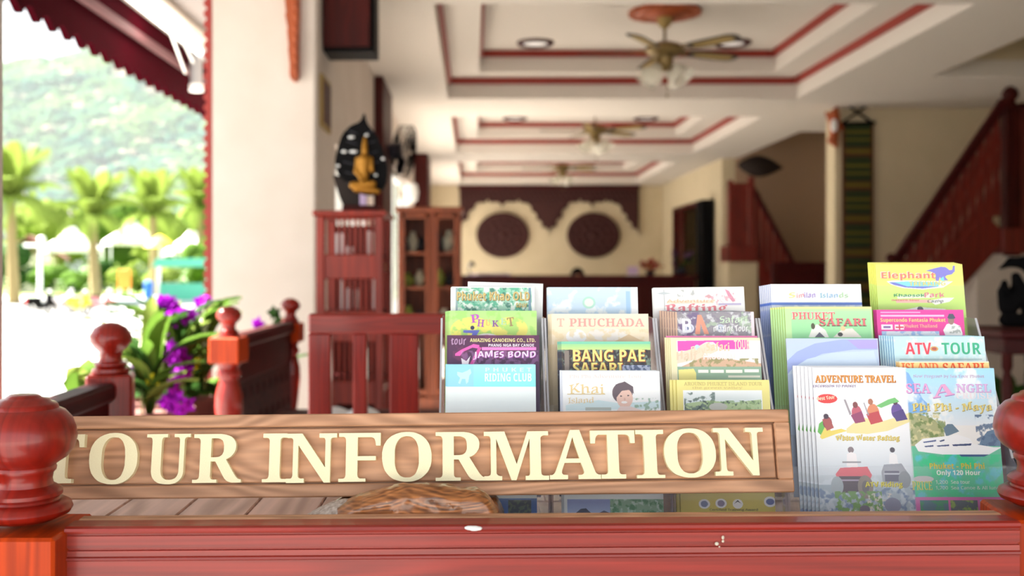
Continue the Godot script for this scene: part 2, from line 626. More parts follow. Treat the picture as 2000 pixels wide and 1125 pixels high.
func ceiling_trays() -> void:
	var trays := [[6.56, 10.2], [11.41, 15.04], [16.2, 20.2]]
	var xa := -0.26
	var xb := 3.21
	var names := ["nearest", "middle", "farthest"]
	for i in 3:
		var d0: float = trays[i][0]
		var d1: float = trays[i][1]
		var st := mk()
		var y1 := 3.005
		var y2 := 3.21
		var g := 0.31
		# outer riser, ledge, inner riser, top
		b3(st, xa - 0.1, xa, 2.95, y1 + 0.1, d0 - 0.1, d1 + 0.1)
		b3(st, xb, xb + 0.1, 2.95, y1 + 0.1, d0 - 0.1, d1 + 0.1)
		b3(st, xa, xb, 2.95, y1 + 0.1, d0 - 0.1, d0)
		b3(st, xa, xb, 2.95, y1 + 0.1, d1, d1 + 0.1)
		b3(st, xa, xa + g, y1, y1 + 0.1, d0, d1)
		b3(st, xb - g, xb, y1, y1 + 0.1, d0, d1)
		b3(st, xa + g, xb - g, y1, y1 + 0.1, d0, d0 + g)
		b3(st, xa + g, xb - g, y1, y1 + 0.1, d1 - g, d1)
		b3(st, xa + g - 0.1, xa + g, y1 + 0.1, y2, d0 + g, d1 - g)
		b3(st, xb - g, xb - g + 0.1, y1 + 0.1, y2, d0 + g, d1 - g)
		b3(st, xa + g, xb - g, y1 + 0.1, y2, d0 + g - 0.1, d0 + g)
		b3(st, xa + g, xb - g, y1 + 0.1, y2, d1 - g, d1 - g + 0.1)
		b3(st, xa + g - 0.1, xb - g + 0.1, y2, y2 + 0.1, d0 + g - 0.1, d1 - g + 0.1)
		struct("ceiling_tray_%d" % (i + 1), st, M.ceiling, "%s stepped tray in the lobby ceiling" % names[i])
		for lv in 2:
			var o := 0.0 if lv == 0 else g
			var top := y1 if lv == 0 else y2
			var t := mk()
			var s := 0.035
			b3(t, xa + o, xa + o + s, top - 0.062, top, d0 + o, d1 - o)
			b3(t, xb - o - s, xb - o, top - 0.062, top, d0 + o, d1 - o)
			b3(t, xa + o + s, xb - o - s, top - 0.062, top, d0 + o, d0 + o + s)
			b3(t, xa + o + s, xb - o - s, top - 0.062, top, d1 - o - s, d1 - o)
			struct("trim_%d" % (3 + i * 2 + lv), t, M.trim_red, "red wooden moulding round the %s step of the %s ceiling tray" % [["lower", "upper"][lv], names[i]])
	# downlights: a brown ring and a pale disc
	var k := 0
	var spots := [[0.57, 9.52, "left of the nearest ceiling fan"], [2.40, 9.52, "right of the nearest ceiling fan"], [0.57, 14.3, "left of the middle ceiling fan"], [2.40, 14.3, "right of the middle ceiling fan"]]
	for s in spots:
		var l := thing("ceiling_light", "round recessed ceiling light with a brown ring " + s[2], "ceiling light", Vector3(s[0], 3.21, -s[1]), 0, "recessed lights in the ceiling trays")
		var ring := mk()
		lathe(ring, [Vector2(0.115, 0.0), Vector2(0.175, 0.0), Vector2(0.175, -0.012), Vector2(0.15, -0.03), Vector2(0.115, -0.018), Vector2(0.115, 0.0)], 28)
		part("ring", ring, M.dark_y, l)
		var disc := mk()
		lathe(disc, [Vector2(0.0, 0.0), Vector2(0.114, 0.0), Vector2(0.114, -0.01), Vector2(0.0, -0.014)], 24)
		part("diffuser", disc, M.downlight_glow, l)
		var sp := SpotLight3D.new()
		sp.name = "glow"
		sp.position = Vector3(0, -0.03, 0)
		sp.rotation.x = -PI / 2
		sp.light_energy = 0.12
		sp.light_color = Color(1.0, 0.93, 0.88)
		sp.light_size = 0.1
		sp.spot_angle = 60
		sp.spot_range = 12.0
		sp.spot_attenuation = 2.0
		sp.shadow_enabled = true
		l.add_child(sp)
		k += 1
	# three fans
	var f := make_fan("brass ceiling fan with glass lamp shades, nearest and largest of the three")
	f.position = Vector3(1.56, 3.21, -8.38)
	f.rotation.y = 0.25
	copy(f, Vector3(1.56, 3.21, -13.2), 0.5, "brass ceiling fan with glass lamp shades in the middle tray")
	copy(f, Vector3(1.56, 3.21, -18.1), 0.35, "small far brass ceiling fan in the last tray before the back wall")

func make_fan(label: String) -> Node3D:
	var f := thing("ceiling_fan", label, "ceiling fan", Vector3.ZERO, 0, "ceiling fans of the lobby")
	# carved rose
	var rose := mk()
	var poly := PackedVector2Array()
	for k in 96:
		var a := TAU * k / 96.0
		var r := 0.285 + 0.012 * absf(sin(a * 8.0))
		poly.append(Vector2(cos(a), sin(a)) * r)
	prism(rose, poly, 0.0, 0.025, Transform3D(Basis(Vector3.RIGHT, PI / 2), Vector3.ZERO))
	lathe(rose, [Vector2(0.24, -0.025), Vector2(0.21, -0.045), Vector2(0.16, -0.035), Vector2(0.13, -0.05), Vector2(0.0, -0.055)], 36)
	part("ceiling_rose", rose, M.corbel, f)
	var can := mk()
	lathe(can, [Vector2(0.0, -0.05), Vector2(0.065, -0.05), Vector2(0.062, -0.09), Vector2(0.035, -0.13), Vector2(0.014, -0.14), Vector2(0.0, -0.14)], 20)
	part("canopy", can, M.cane, f)
	var rod := mk()
	tube(rod, [Vector3(0, -0.13, 0), Vector3(0, -0.26, 0)], 0.012, 10)
	part("rod", rod, M.brass, f)
	var mo := mk()
	lathe(mo, [Vector2(0.0, -0.245), Vector2(0.05, -0.25), Vector2(0.13, -0.275), Vector2(0.16, -0.30), Vector2(0.16, -0.33), Vector2(0.12, -0.36), Vector2(0.07, -0.375), Vector2(0.065, -0.44), Vector2(0.04, -0.46), Vector2(0.03, -0.49), Vector2(0.0, -0.495)], 28)
	part("motor", mo, M.brass, f)
	var bl := mk()
	var pp := PackedVector2Array([Vector2(0.24, -0.045), Vector2(0.30, -0.062), Vector2(0.64, -0.07), Vector2(0.70, -0.05), Vector2(0.72, 0.0), Vector2(0.70, 0.05), Vector2(0.64, 0.07), Vector2(0.30, 0.062), Vector2(0.24, 0.045)])
	prism(bl, pp, -0.004, 0.004)
	bl.generate_normals()
	var blm := bl.commit()
	var inl := mk()
	var p2 := PackedVector2Array()
	for q in pp:
		p2.append(Vector2(0.48, 0) + (q - Vector2(0.48, 0)) * Vector2(0.8, 0.62))
	prism(inl, p2, -0.0055, 0.0055)
	inl.generate_normals()
	var inm := inl.commit()
	var arm := mk()
	bar(arm, Vector3(0.11, 0.0, 0), Vector3(0.20, 0.006, 0), 0.03, 0.012, 0.003)
	bar(arm, Vector3(0.20, 0.008, -0.04), Vector3(0.31, 0.008, -0.045), 0.022, 0.008, 0.002)
	bar(arm, Vector3(0.20, 0.008, 0.04), Vector3(0.31, 0.008, 0.045), 0.022, 0.008, 0.002)
	bar(arm, Vector3(0.20, 0.008, -0.045), Vector3(0.20, 0.008, 0.045), 0.022, 0.008, 0.002)
	arm.generate_normals()
	var armm := arm.commit()
	for k in 5:
		var a := TAU * (k + 0.12) / 5.0
		var b := piece("blade", blm, M.blade, f)
		b.transform = Transform3D(Basis(Vector3.UP, a) * Basis(Vector3.RIGHT, PI / 2 - 0.2), Vector3(0, -0.325, 0))
		piece("cane_inlay", inm, M.cane, b)
		var am := piece("blade_arm", armm, M.brass, f)
		am.transform = Transform3D(Basis(Vector3.UP, a) * Basis(Vector3.RIGHT, -0.2), Vector3(0, -0.33, 0))
	var sh := mk()
	var prof := []
	for q in [Vector2(0.028, 0.0), Vector2(0.045, -0.02), Vector2(0.06, -0.06), Vector2(0.07, -0.10), Vector2(0.095, -0.135), Vector2(0.092, -0.137), Vector2(0.066, -0.10), Vector2(0.055, -0.06), Vector2(0.04, -0.02), Vector2(0.024, 0.0)]:
		prof.append(q)
	lathe(sh, prof, 20)
	sh.generate_normals()
	var shm := sh.commit()
	for k in 4:
		var a := TAU * (k + 0.35) / 4.0
		var s := piece("lamp_shade", shm, M.frosted_glass, f)
		s.transform = Transform3D(Basis(Vector3.UP, a) * Basis(Vector3.BACK, 0.75), Vector3(0, -0.46, 0) + Basis(Vector3.UP, a) * Vector3(0.10, 0, 0))
		var nk := mk()
		tube(nk, [Vector3(0, -0.46, 0), Basis(Vector3.UP, a) * Vector3(0.07, 0, 0) + Vector3(0, -0.44, 0), Basis(Vector3.UP, a) * Vector3(0.105, 0, 0) + Vector3(0, -0.465, 0)], 0.014, 8)
		part("lamp_arm", nk, M.brass, f)
	var ch := mk()
	tube(ch, [Vector3(0.02, -0.49, 0), Vector3(0.02, -0.68, 0)], 0.0025, 5)
	ball(ch, Vector3(0.02, -0.69, 0), Vector3.ONE * 0.012, 8, 6)
	part("pull_chain", ch, M.brass, f)
	return f

# ---------------------------------------------------------------- outdoors
func outdoors() -> void:
	struct("ground", b3(mk(), -260, 120, OUT - 0.3, OUT, -60, 76), M.paving, "white sunlit street in front of the palms")
	struct("ground_verge", b3(mk(), -260, -2.4, OUT - 0.3, OUT + 0.12, 64, 380), M.grass, "green planted strip beyond the street")
	struct("trim_kerb", b3(mk(), -90, -12, OUT, OUT + 0.2, 55, 64, 0.03), M.kerb, "pale kerb along the far side of the street")
	hill()
	# bushes along the verge: [px, py of the crown's top, distance, half width px, kind]
	var bush := foliage_mesh(1.0, 240, 0.22, 5)
	var labels := ["dark green bush at the far left under the palm", "bright green bush behind the lamp post", "green bush behind the parked motorbikes", "large bush round the middle palm's trunk", "yellow green bush under the white canopy", "dark hedge right of the middle palm", "light green bush behind the blue bin", "tall bush at the column's edge", "big leafy tree behind the canopies at the left", "big leafy tree behind the middle canopy", "leafy tree right of the middle palm crown", "leafy tree beside the column under the hill"]
	var specs := [[30, 470, 66, 50, 1], [95, 515, 70, 42, 0], [150, 530, 66, 42, 0], [200, 505, 70, 38, 1], [245, 520, 66, 36, 2], [272, 532, 70.5, 36, 1], [316, 520, 66, 40, 2], [385, 470, 70, 45, 0], [85, 380, 86, 90, 2], [225, 385, 97, 90, 0], [320, 400, 86, 65, 2], [400, 378, 97, 60, 0]]
	for i in specs.size():
		var s: Array = specs[i]
		var top := W(s[0], s[1], s[2])
		var h: float = top.y - OUT
		var b := thing("bush" if i < 8 else "leafy_tree", labels[i], "bush" if i < 8 else "tree", Vector3(top.x, OUT + 0.12, top.z), i * 1.3)
		var r: float = s[3] / 2000.0 * s[2]
		var f := piece("foliage", bush, [M.leaf, M.leaf_dark, M.leaf_pale][s[4]], b, Vector3(0, h * 0.55, 0))
		f.scale = Vector3(r, h * 0.45, r)
		f.set_meta("kind", "stuff")
		var st := mk()
		tube(st, [Vector3(0, -0.05, 0), Vector3(0.05, h * 0.3, 0), Vector3(0, h * 0.6, 0.05)], [h * 0.03, h * 0.025, h * 0.015], 8)
		part("trunk", st, M.trunk, b)
	# palms
	palm(W(188, 430, 57), 2.6, 3, "palm tree with arching fronds in the middle, above the motorbikes")
	palm(W(28, 395, 55), 2.85, 5, "palm tree cut by the left edge of the picture")
	palm(W(305, 425, 64.5), 2.8, 8, "palm tree right of the middle palm with drooping fronds")
	palm(W(392, 410, 75), 2.8, 9, "palm tree half hidden by the scalloped column trim")
	# canopies
	canopy(W(140, 445, 75), 3.1, "white peaked canopy left of the middle palm")
	canopy(W(258, 432, 77), 3.1, "white peaked canopy right of the middle palm")
	canopy(W(375, 452, 79), 3.0, "white peaked canopy beside the column trim")
	# house
	var c := W(62, 462, 78)
	var ho := thing("house", "low house with a brown gabled roof at the left behind the canopies", "house", Vector3(c.x, OUT + 0.12, c.z), 0.3)
	part("wall", box(Vector3(0, 1.4, 0), Vector3(3.4, 2.8, 3.0)), M.wall, ho)
	var rf := mk()
	prism(rf, PackedVector2Array([Vector2(-2.6, 2.6), Vector2(0, 4.35), Vector2(2.6, 2.6), Vector2(2.6, 2.4), Vector2(0, 4.1), Vector2(-2.6, 2.4)]), -2.0, 2.0)
	part("roof", rf, M.roof_tile, ho)
	part("gable", prism(mk(), PackedVector2Array([Vector2(-1.7, 2.75), Vector2(0, 4.0), Vector2(1.7, 2.75)]), -1.4, 1.4), M.roof_tile, ho)
	part("window", box(Vector3(0.2, 1.5, 1.5), Vector3(1.0, 1.0, 0.08), 0.01), M.charcoal, ho)
	# lamp post
	var lp := W(78, 475, 58)
	var post := thing("lamp_post", "white street lamp post with a flat cross arm behind the motorbikes", "lamp post", Vector3(lp.x, OUT, lp.z))
	var hh := lp.y - OUT
	var ps := mk()
	lathe(ps, [Vector2(0.0, hh), Vector2(0.10, hh), Vector2(0.12, 0.4), Vector2(0.2, 0.35), Vector2(0.2, 0.0)], 12)
	part("pole", ps, M.white, post)
	part("cross_arm", box(Vector3(0.3, hh - 0.12, 0), Vector3(2.4, 0.16, 0.18), 0.03), M.white, post)
	var lamp := mk()
	ball(lamp, Vector3(0.1, hh + 0.18, 0), Vector3(0.22, 0.24, 0.22))
	part("globe", lamp, M.white, post)
	# motorbikes
	motorbike(W(78, 621, 40), 1.15, M.black, M.red_paint, "black parked motorbike with a red tail, leftmost of the row")
	motorbike(W(118, 617, 43), 0.95, M.white, M.white, "white parked motorbike, second from the left of the row")
	motorbike(W(150, 619, 40), 1.25, M.yellow, M.pink_paint, "parked motorbike with a yellow front in the middle of the row")
	motorbike(W(190, 615, 42.5), 0.7, M.pink_paint, M.red_paint, "reddish parked motorbike at the right end of the row")
	# small things on the verge
	var ub := W(312, 458, 60)
	var u := thing("sun_umbrella", "yellow sun umbrella right of the middle palm", "umbrella", Vector3(ub.x, OUT + 0.12, ub.z))
	var uh := ub.y - OUT - 0.12
	part("canopy", lathe(mk(), [Vector2(0, uh), Vector2(0.6, uh - 0.35), Vector2(0.95, uh - 0.75), Vector2(0.9, uh - 0.75), Vector2(0, uh - 0.1)], 8), M.yellow, u)
	part("pole", tube(mk(), [Vector3(0, 0, 0), Vector3(0, uh - 0.05, 0)], 0.04, 8), M.white, u)
	var br := W(243, 548, 60)
	var bo := thing("notice_board", "orange notice board on two legs beside the middle palm", "notice board", Vector3(br.x, OUT, br.z))
	part("panel", box(Vector3(0, 1.3, 0), Vector3(0.75, 1.1, 0.06), 0.015), M.orange, bo)
	for s in [-0.3, 0.3]:
		part("leg", box(Vector3(s, 0.4, -0.02), Vector3(0.06, 0.8, 0.05), 0.01), M.white, bo)
	var bn := W(290, 553, 58)
	var bi := thing("litter_bin", "blue litter bin on the far kerb", "bin", Vector3(bn.x, OUT + 0.2, bn.z))
	part("body", lathe(mk(), [Vector2(0.0, 0.85), Vector2(0.27, 0.85), Vector2(0.22, 0.0), Vector2(0, 0)], 14), M.blue, bi)
	part("lid", lathe(mk(), [Vector2(0.0, 1.05), Vector2(0.2, 1.0), Vector2(0.3, 0.86), Vector2(0.3, 0.82), Vector2(0, 0.82)], 14), M.blue, bi)
	var tl := W(362, 525, 56)
	var ta := thing("market_stall", "teal covered market stall beside the column trim", "stall", Vector3(tl.x, OUT + 0.12, tl.z))
	part("awning", prism(mk(), PackedVector2Array([Vector2(-1.6, 1.9), Vector2(1.6, 1.9), Vector2(1.35, 2.35), Vector2(-1.35, 2.35)]), -0.8, 0.8), M.teal, ta)
	part("counter", box(Vector3(0, 0.5, 0), Vector3(2.6, 1.0, 0.9), 0.03), M.teal, ta)
	for s in [-1.35, 1.35]:
		part("leg", box(Vector3(s, 0.95, 0.6), Vector3(0.08, 1.9, 0.08), 0.01), M.white, ta)

func hill() -> void:
	var n := FastNoiseLite.new()
	n.seed = 4
	n.frequency = 0.012
	n.fractal_octaves = 3
	# ridge line: pixel columns and the row the crest stands at, 430 m away
	var ridge := [[-700, 330], [-300, 215], [-60, 150], [0, 133], [45, 110], [75, 103], [105, 112], [150, 96], [195, 84], [260, 70], [420, 70], [600, 150], [900, 330], [1200, 450]]
	var height := func(x: float, d: float) -> float:
		var px := 926.0 + x / 430.0 * 2000.0
		var r := 450.0
		for i in ridge.size() - 1:
			if px >= ridge[i][0] and px < ridge[i + 1][0]:
				r = lerpf(ridge[i][1], ridge[i + 1][1], smoothstep(0, 1, (px - ridge[i][0]) / float(ridge[i + 1][0] - ridge[i][0])))
		if px < ridge[0][0]:
			r = 330.0
		var crest := (526.0 - r) / 2000.0 * 430.0 - 3.0
		var t := clampf((d - 130.0) / 300.0, 0.0, 1.35)
		var s := t if t < 1.0 else 1.0 - (t - 1.0) * 0.8
		return OUT + 0.3 + maxf(0.0, crest * pow(s, 1.15) + n.get_noise_2d(x * 1.5, d * 1.5) * 5.0 * minf(1.0, t * 3.0) * (1.0 - smoothstep(0.75, 1.0, t)))
	var st := mk(true)
	var xs := []
	for i in 61:
		xs.append(-420.0 + i * 9.0)
	for i in 60:
		for k in 38:
			var d0 := 126.0 + k * 9.0
			var q := []
			for e in [[0, 0], [1, 0], [1, 1], [0, 1]]:
				var x: float = xs[i + e[0]]
				var d: float = d0 + e[1] * 9.0
				q.append(Vector3(x, height.call(x, d), -d))
			face(st, q, Vector3.UP)
	st.set_smooth_group(0)
	struct("hill", st, mat("hill_ground", Color(0.40, 0.50, 0.28), 0.9), "hazy wooded hill rising behind the palms")
	# the wood on it
	var lump := mk(true)
	for k in 5:
		var c := Vector3(rng.randf_range(-0.5, 0.5), rng.randf_range(0.0, 0.6), rng.randf_range(-0.5, 0.5))
		ball(lump, c, Vector3(0.7, 0.6, 0.7) * rng.randf_range(0.7, 1.1), 7, 5)
	lump.generate_normals()
	var mm := MultiMesh.new()
	mm.transform_format = MultiMesh.TRANSFORM_3D
	mm.use_colors = true
	mm.mesh = lump.commit()
	var pts := []
	for i in 16000:
		var d := 135.0 + 300.0 * sqrt(rng.randf())
		var x := rng.randf_range(-0.62, -0.1) * d
		pts.append(Vector3(x, height.call(x, d) + 0.5, -d))
	mm.instance_count = pts.size()
	for i in pts.size():
		var s := rng.randf_range(1.2, 2.6) * (0.8 + absf(pts[i].z) / 700.0)
		mm.set_instance_transform(i, Transform3D(Basis(Vector3.UP, rng.randf() * TAU).scaled(Vector3(s, s * rng.randf_range(0.7, 1.2), s)), pts[i]))
		var t := clampf(0.5 + n.get_noise_2d(pts[i].x * 3.0, pts[i].y * 4.0) * 0.9 + rng.randf_range(-0.35, 0.35), 0.0, 1.0)
		var cl := Color(0.010, 0.052, 0.034).lerp(Color(0.068, 0.118, 0.032), t)
		if rng.randf() < 0.08:
			cl = Color(0.17, 0.14, 0.10)
		mm.set_instance_color(i, cl)
	var wood := MultiMeshInstance3D.new()
	wood.multimesh = mm
	var wm := mat("wood_canopy", Color.WHITE, 0.9)
	wm.vertex_color_use_as_albedo = true
	wm.metallic_specular = 0.1
	wood.material_override = wm
	put(wood, "forest")
	wood.set_meta("kind", "stuff")
	wood.set_meta("label", "dense green trees covering the whole hillside")
	wood.set_meta("category", "forest")
	# the damp bright air in front of the hill
	var fog := FogVolume.new()
	fog.size = Vector3(420, 110, 30)
	fog.position = Vector3(-170, 54, -118)
	var fm := FogMaterial.new()
	fm.density = 0.008
	fm.albedo = Color(0.97, 0.99, 0.98)
	fog.material = fm
	if true:
		put(fog, "haze")

func foliage_mesh(r: float, count: int, leaf: float, sd: int) -> ArrayMesh:
	var rn := RandomNumberGenerator.new()
	rn.seed = sd
	var st := mk(true)
	for k in 9:
		var c := Vector3(rn.randf_range(-0.5, 0.5), rn.randf_range(-0.55, 0.55), rn.randf_range(-0.5, 0.5)) * r
		ball(st, c, Vector3.ONE * r * rn.randf_range(0.32, 0.5), 8, 6)
	st.set_smooth_group(-1)
	for k in count:
		var v := Vector3(rn.randfn(), rn.randfn(), rn.randfn()).normalized() * r * rn.randf_range(0.72, 1.02)
		var b := Basis.from_euler(Vector3(rn.randf() * TAU, rn.randf() * TAU, rn.randf() * TAU))
		var l := leaf * rn.randf_range(0.6, 1.2)
		face(st, [v, v + b * Vector3(l * 0.3, l * 0.5, 0), v + b * Vector3(0, l, l * 0.2), v + b * Vector3(-l * 0.3, l * 0.5, 0)], b.z)
	st.generate_normals()
	return st.commit()

func frond_mesh(len: float, droop: float, sd: int) -> ArrayMesh:
	var rn := RandomNumberGenerator.new()
	rn.seed = sd
	var st := mk()
	var pts := []
	var rad := []
	for i in 11:
		var t := i / 10.0
		pts.append(Vector3(len * (t - 0.18 * t * t * droop), len * (0.55 * t - droop * t * t), 0))
		rad.append(0.045 * (1.0 - t * 0.85))
	tube(st, pts, rad, 5)
	for i in range(3, 64):
		var t := i / 64.0
		var k := t * 10.0
		var a: Vector3 = pts[int(k)].lerp(pts[mini(int(k) + 1, 10)], k - int(k))
		var dir: Vector3 = (pts[mini(int(k) + 1, 10)] - pts[int(k)]).normalized()
		var l: float = len * 0.34 * sin(PI * (0.12 + 0.82 * t)) * rn.randf_range(0.85, 1.1)
		for s in [-1.0, 1.0]:
			var tip: Vector3 = a + dir * l * 0.55 + Vector3(0, -l * 0.45, s * l * 0.75)
			var mid: Vector3 = a + dir * l * 0.3 + Vector3(0, l * 0.02, s * l * 0.42)
			var w := dir * len * 0.0075
			face(st, [a - w, mid - w, mid + w, a + w], Vector3.UP)
			face(st, [mid - w, tip, mid + w], Vector3.UP)
	st.generate_normals()
	return st.commit()

func palm(crown: Vector3, len: float, sd: int, label: String) -> void:
	var p := thing("palm_tree", label, "palm tree", Vector3(crown.x, OUT + 0.1, crown.z), sd * 0.9)
	var h := crown.y - OUT - 0.1
	var st := mk()
	var pts := []
	var rad := []
	for i in 13:
		var t := i / 12.0
		pts.append(Vector3(0.25 * sin(t * 1.6) * (1 if sd % 2 else -1), h * t, 0))
		rad.append(lerpf(0.32, 0.2, t) * (1.0 + 0.06 * (i % 2)))
	tube(st, pts, rad, 10)
	part("trunk", st, M.trunk, p)
	var top: Vector3 = pts[-1]
	var meshes := [frond_mesh(len * 1.25, 0.35, sd), frond_mesh(len * 1.15, 0.75, sd + 1), frond_mesh(len, 1.2, sd + 2)]
	var rn := RandomNumberGenerator.new()
	rn.seed = sd
	for k in 18:
		var f := piece("frond", meshes[k % 3], M.palm_leaf, p, top)
		var lift: float = [0.85, 0.6, 0.15][k % 3] + rn.randf_range(-0.1, 0.1)
		f.basis = Basis(Vector3.UP, k * 2.4 + rn.randf_range(-0.2, 0.2)) * Basis(Vector3.BACK, lift)

func canopy(peak: Vector3, w: float, label: String) -> void:
	var c := thing("canopy_tent", label, "tent", Vector3(peak.x, OUT + 0.1, peak.z), 0.5)
	var h := peak.y - OUT - 0.1
	var e := h - 1.5
	var r := w * 0.6
	var st := mk()
	for k in 4:
		var a := Basis(Vector3.UP, PI / 2 * k)
		var rows := [[0.12, h], [0.35, h - 0.55], [0.65, h - 1.0], [1.0, e]]
		for i in 3:
			var s0: float = rows[i][0] * r
			var s1: float = rows[i + 1][0] * r
			face(st, [a * Vector3(-s0, rows[i][1], s0), a * Vector3(s0, rows[i][1], s0), a * Vector3(s1, rows[i + 1][1], s1), a * Vector3(-s1, rows[i + 1][1], s1)], a * Vector3(0, 0.5, 1))
		face(st, [a * Vector3(-r, e, r), a * Vector3(r, e, r), a * Vector3(r, e - 0.3, r), a * Vector3(-r, e - 0.3, r)], a * Vector3(0, 0, 1))
	bx(st, Vector3(0, h, 0), Vector3(0.3 * r, 0.08, 0.3 * r), 0.02)
	part("roof", st, M.tent, c)
	for s in [[-1, -1], [1, -1], [1, 1], [-1, 1]]:
		part("pole", tube(mk(), [Vector3(s[0] * r * 0.97, 0, s[1] * r * 0.97), Vector3(s[0] * r * 0.97, e, s[1] * r * 0.97)], 0.05, 8), M.white, c)

func motorbike(at: Vector3, turn: float, paint: Material, tail: Material, label: String) -> void:
	var b := thing("motorbike", label, "motorbike", Vector3(at.x, OUT, at.z), turn, "motorbikes parked across the street")
	for x in [-0.6, 0.62]:
		var st := mk()
		var xf := Transform3D(Basis(Vector3.RIGHT, PI / 2), Vector3(x, 0.29, 0))
		lathe(st, [Vector2(0.2, 0.045), Vector2(0.27, 0.045), Vector2(0.29, 0.0), Vector2(0.27, -0.045), Vector2(0.2, -0.045), Vector2(0.2, 0.045)], 20, xf)
		var w := part("wheel", st, M.tyre, b)
		var hub := mk()
		lathe(hub, [Vector2(0, 0.05), Vector2(0.05, 0.05), Vector2(0.05, -0.05), Vector2(0, -0.05)], 10, xf)
		for k in 6:
			var a := TAU * k / 6.0
			bar(hub, xf.origin, xf.origin + Vector3(cos(a), sin(a), 0) * 0.21, 0.02, 0.02)
		part("hub", hub, M.grey, w)
	var body := [[Vector3(-0.65, 0.66, 0), Vector3(-0.1, 0.62, 0), 0.13, 0.16], [Vector3(-0.1, 0.45, 0), Vector3(0.3, 0.42, 0), 0.13, 0.09], [Vector3(0.3, 0.45, 0), Vector3(0.48, 0.85, 0), 0.09, 0.1]]
	piece("body", blob(bones(body, 0.08), Vector3(-0.9, 0.2, -0.3), Vector3(0.7, 1.1, 0.3), 0.045), paint, b)
	part("seat", box(Vector3(-0.28, 0.77, 0), Vector3(0.72, 0.08, 0.24), 0.03), M.black_matt, b)
	part("front_shield", box(Vector3(0.50, 0.66, 0), Vector3(0.07, 0.5, 0.36), 0.03, Basis(Vector3.BACK, 0.35)), paint, b)
	part("tail_light", box(Vector3(-0.76, 0.66, 0), Vector3(0.14, 0.2, 0.26), 0.05), tail, b)
	part("front_fork", bar(bar(mk(), Vector3(0.42, 0.95, 0.07), Vector3(0.62, 0.29, 0.07), 0.04, 0.04, 0.01), Vector3(0.42, 0.95, -0.07), Vector3(0.62, 0.29, -0.07), 0.04, 0.04, 0.01), M.grey, b)
	part("mudguard", box(Vector3(0.63, 0.60, 0), Vector3(0.42, 0.05, 0.14), 0.02, Basis(Vector3.BACK, -0.2)), paint, b)
	part("handlebar", tube(mk(), [Vector3(0.3, 1.02, -0.36), Vector3(0.38, 0.99, -0.12), Vector3(0.38, 0.99, 0.12), Vector3(0.3, 1.02, 0.36)], 0.022, 8), M.black, b)
	var hl := mk()
	ball(hl, Vector3(0.5, 0.98, 0), Vector3(0.09, 0.08, 0.1), 12, 8)
	part("headlight", hl, M.white, b)
	for s in [-1.0, 1.0]:
		var mr := mk()
		bar(mr, Vector3(0.34, 1.0, s * 0.25), Vector3(0.28, 1.18, s * 0.33), 0.015, 0.015)
		ball(mr, Vector3(0.28, 1.2, s * 0.34), Vector3(0.02, 0.05, 0.075), 10, 6)
		part("mirror", mr, M.black, b)
	part("stand", bar(mk(), Vector3(-0.05, 0.3, 0.08), Vector3(-0.12, 0.0, 0.24), 0.025, 0.025), M.grey, b)
	part("exhaust", tube(mk(), [Vector3(0.1, 0.28, 0.14), Vector3(-0.3, 0.28, 0.18), Vector3(-0.85, 0.42, 0.18)], [0.025, 0.05, 0.055], 10), M.grey, b)

# ---------------------------------------------------------------- the side railings and the veranda's left edge
func newel(parent: Node, at: Vector3, top: float, block: float, half: float, turned: bool, yaw := 0.0) -> Node3D:   # a square post with a turned ball on it; top is the ball's top
	var n := Node3D.new()
	n.position = Vector3(at.x, 0, at.z)
	n.rotation.y = yaw
	put(n, "newel_post", parent)
	var ball_top := top
	var st := mk()
	lathe(st, [Vector2(0.0, ball_top), Vector2(0.016, ball_top - 0.002), Vector2(0.034, ball_top - 0.012), Vector2(0.044, ball_top - 0.03), Vector2(0.043, ball_top - 0.042), Vector2(0.034, ball_top - 0.055), Vector2(0.025, ball_top - 0.063), Vector2(0.0225, ball_top - 0.075), Vector2(0.025, ball_top - 0.084), Vector2(0.033, ball_top - 0.088), Vector2(0.034, ball_top - 0.092), Vector2(0.029, ball_top - 0.095), Vector2(0.038, ball_top - 0.1), Vector2(0.039, ball_top - 0.106), Vector2(0.035, ball_top - 0.112), Vector2(0.0, ball_top - 0.112)], 28)
	part("finial", st, M.red_y, n)
	var y1 := ball_top - 0.11
	if turned:
		part("block", box(Vector3(0, y1 - block * 0.5, 0), Vector3(half * 2, block, half * 2), 0.004), M.orange_y, n)
		var y2 := y1 - block
		var t := mk()
		lathe(t, [Vector2(0.0, y2), Vector2(half * 0.8, y2), Vector2(half * 0.62, y2 - 0.02), Vector2(half * 0.8, y2 - 0.035), Vector2(half * 0.8, y2 - 0.045), Vector2(half * 0.6, y2 - 0.06), Vector2(half * 0.85, y2 - 0.11), Vector2(half * 0.9, y2 - 0.16), Vector2(half * 0.6, y2 - 0.3), Vector2(half * 0.5, y2 - 0.42), Vector2(half * 0.8, y2 - 0.45), Vector2(half * 0.8, y2 - 0.47), Vector2(0.0, y2 - 0.47)], 24)
		part("turned_shaft", t, M.red_y, n)
		part("base", box(Vector3(0, (y2 - 0.47) * 0.5, 0), Vector3(half * 2, y2 - 0.47, half * 2), 0.004), M.red_y, n)
	else:
		part("block", box(Vector3(0, y1 * 0.5, 0), Vector3(half * 2, y1, half * 2), 0.005), M.red_y, n)
	return n

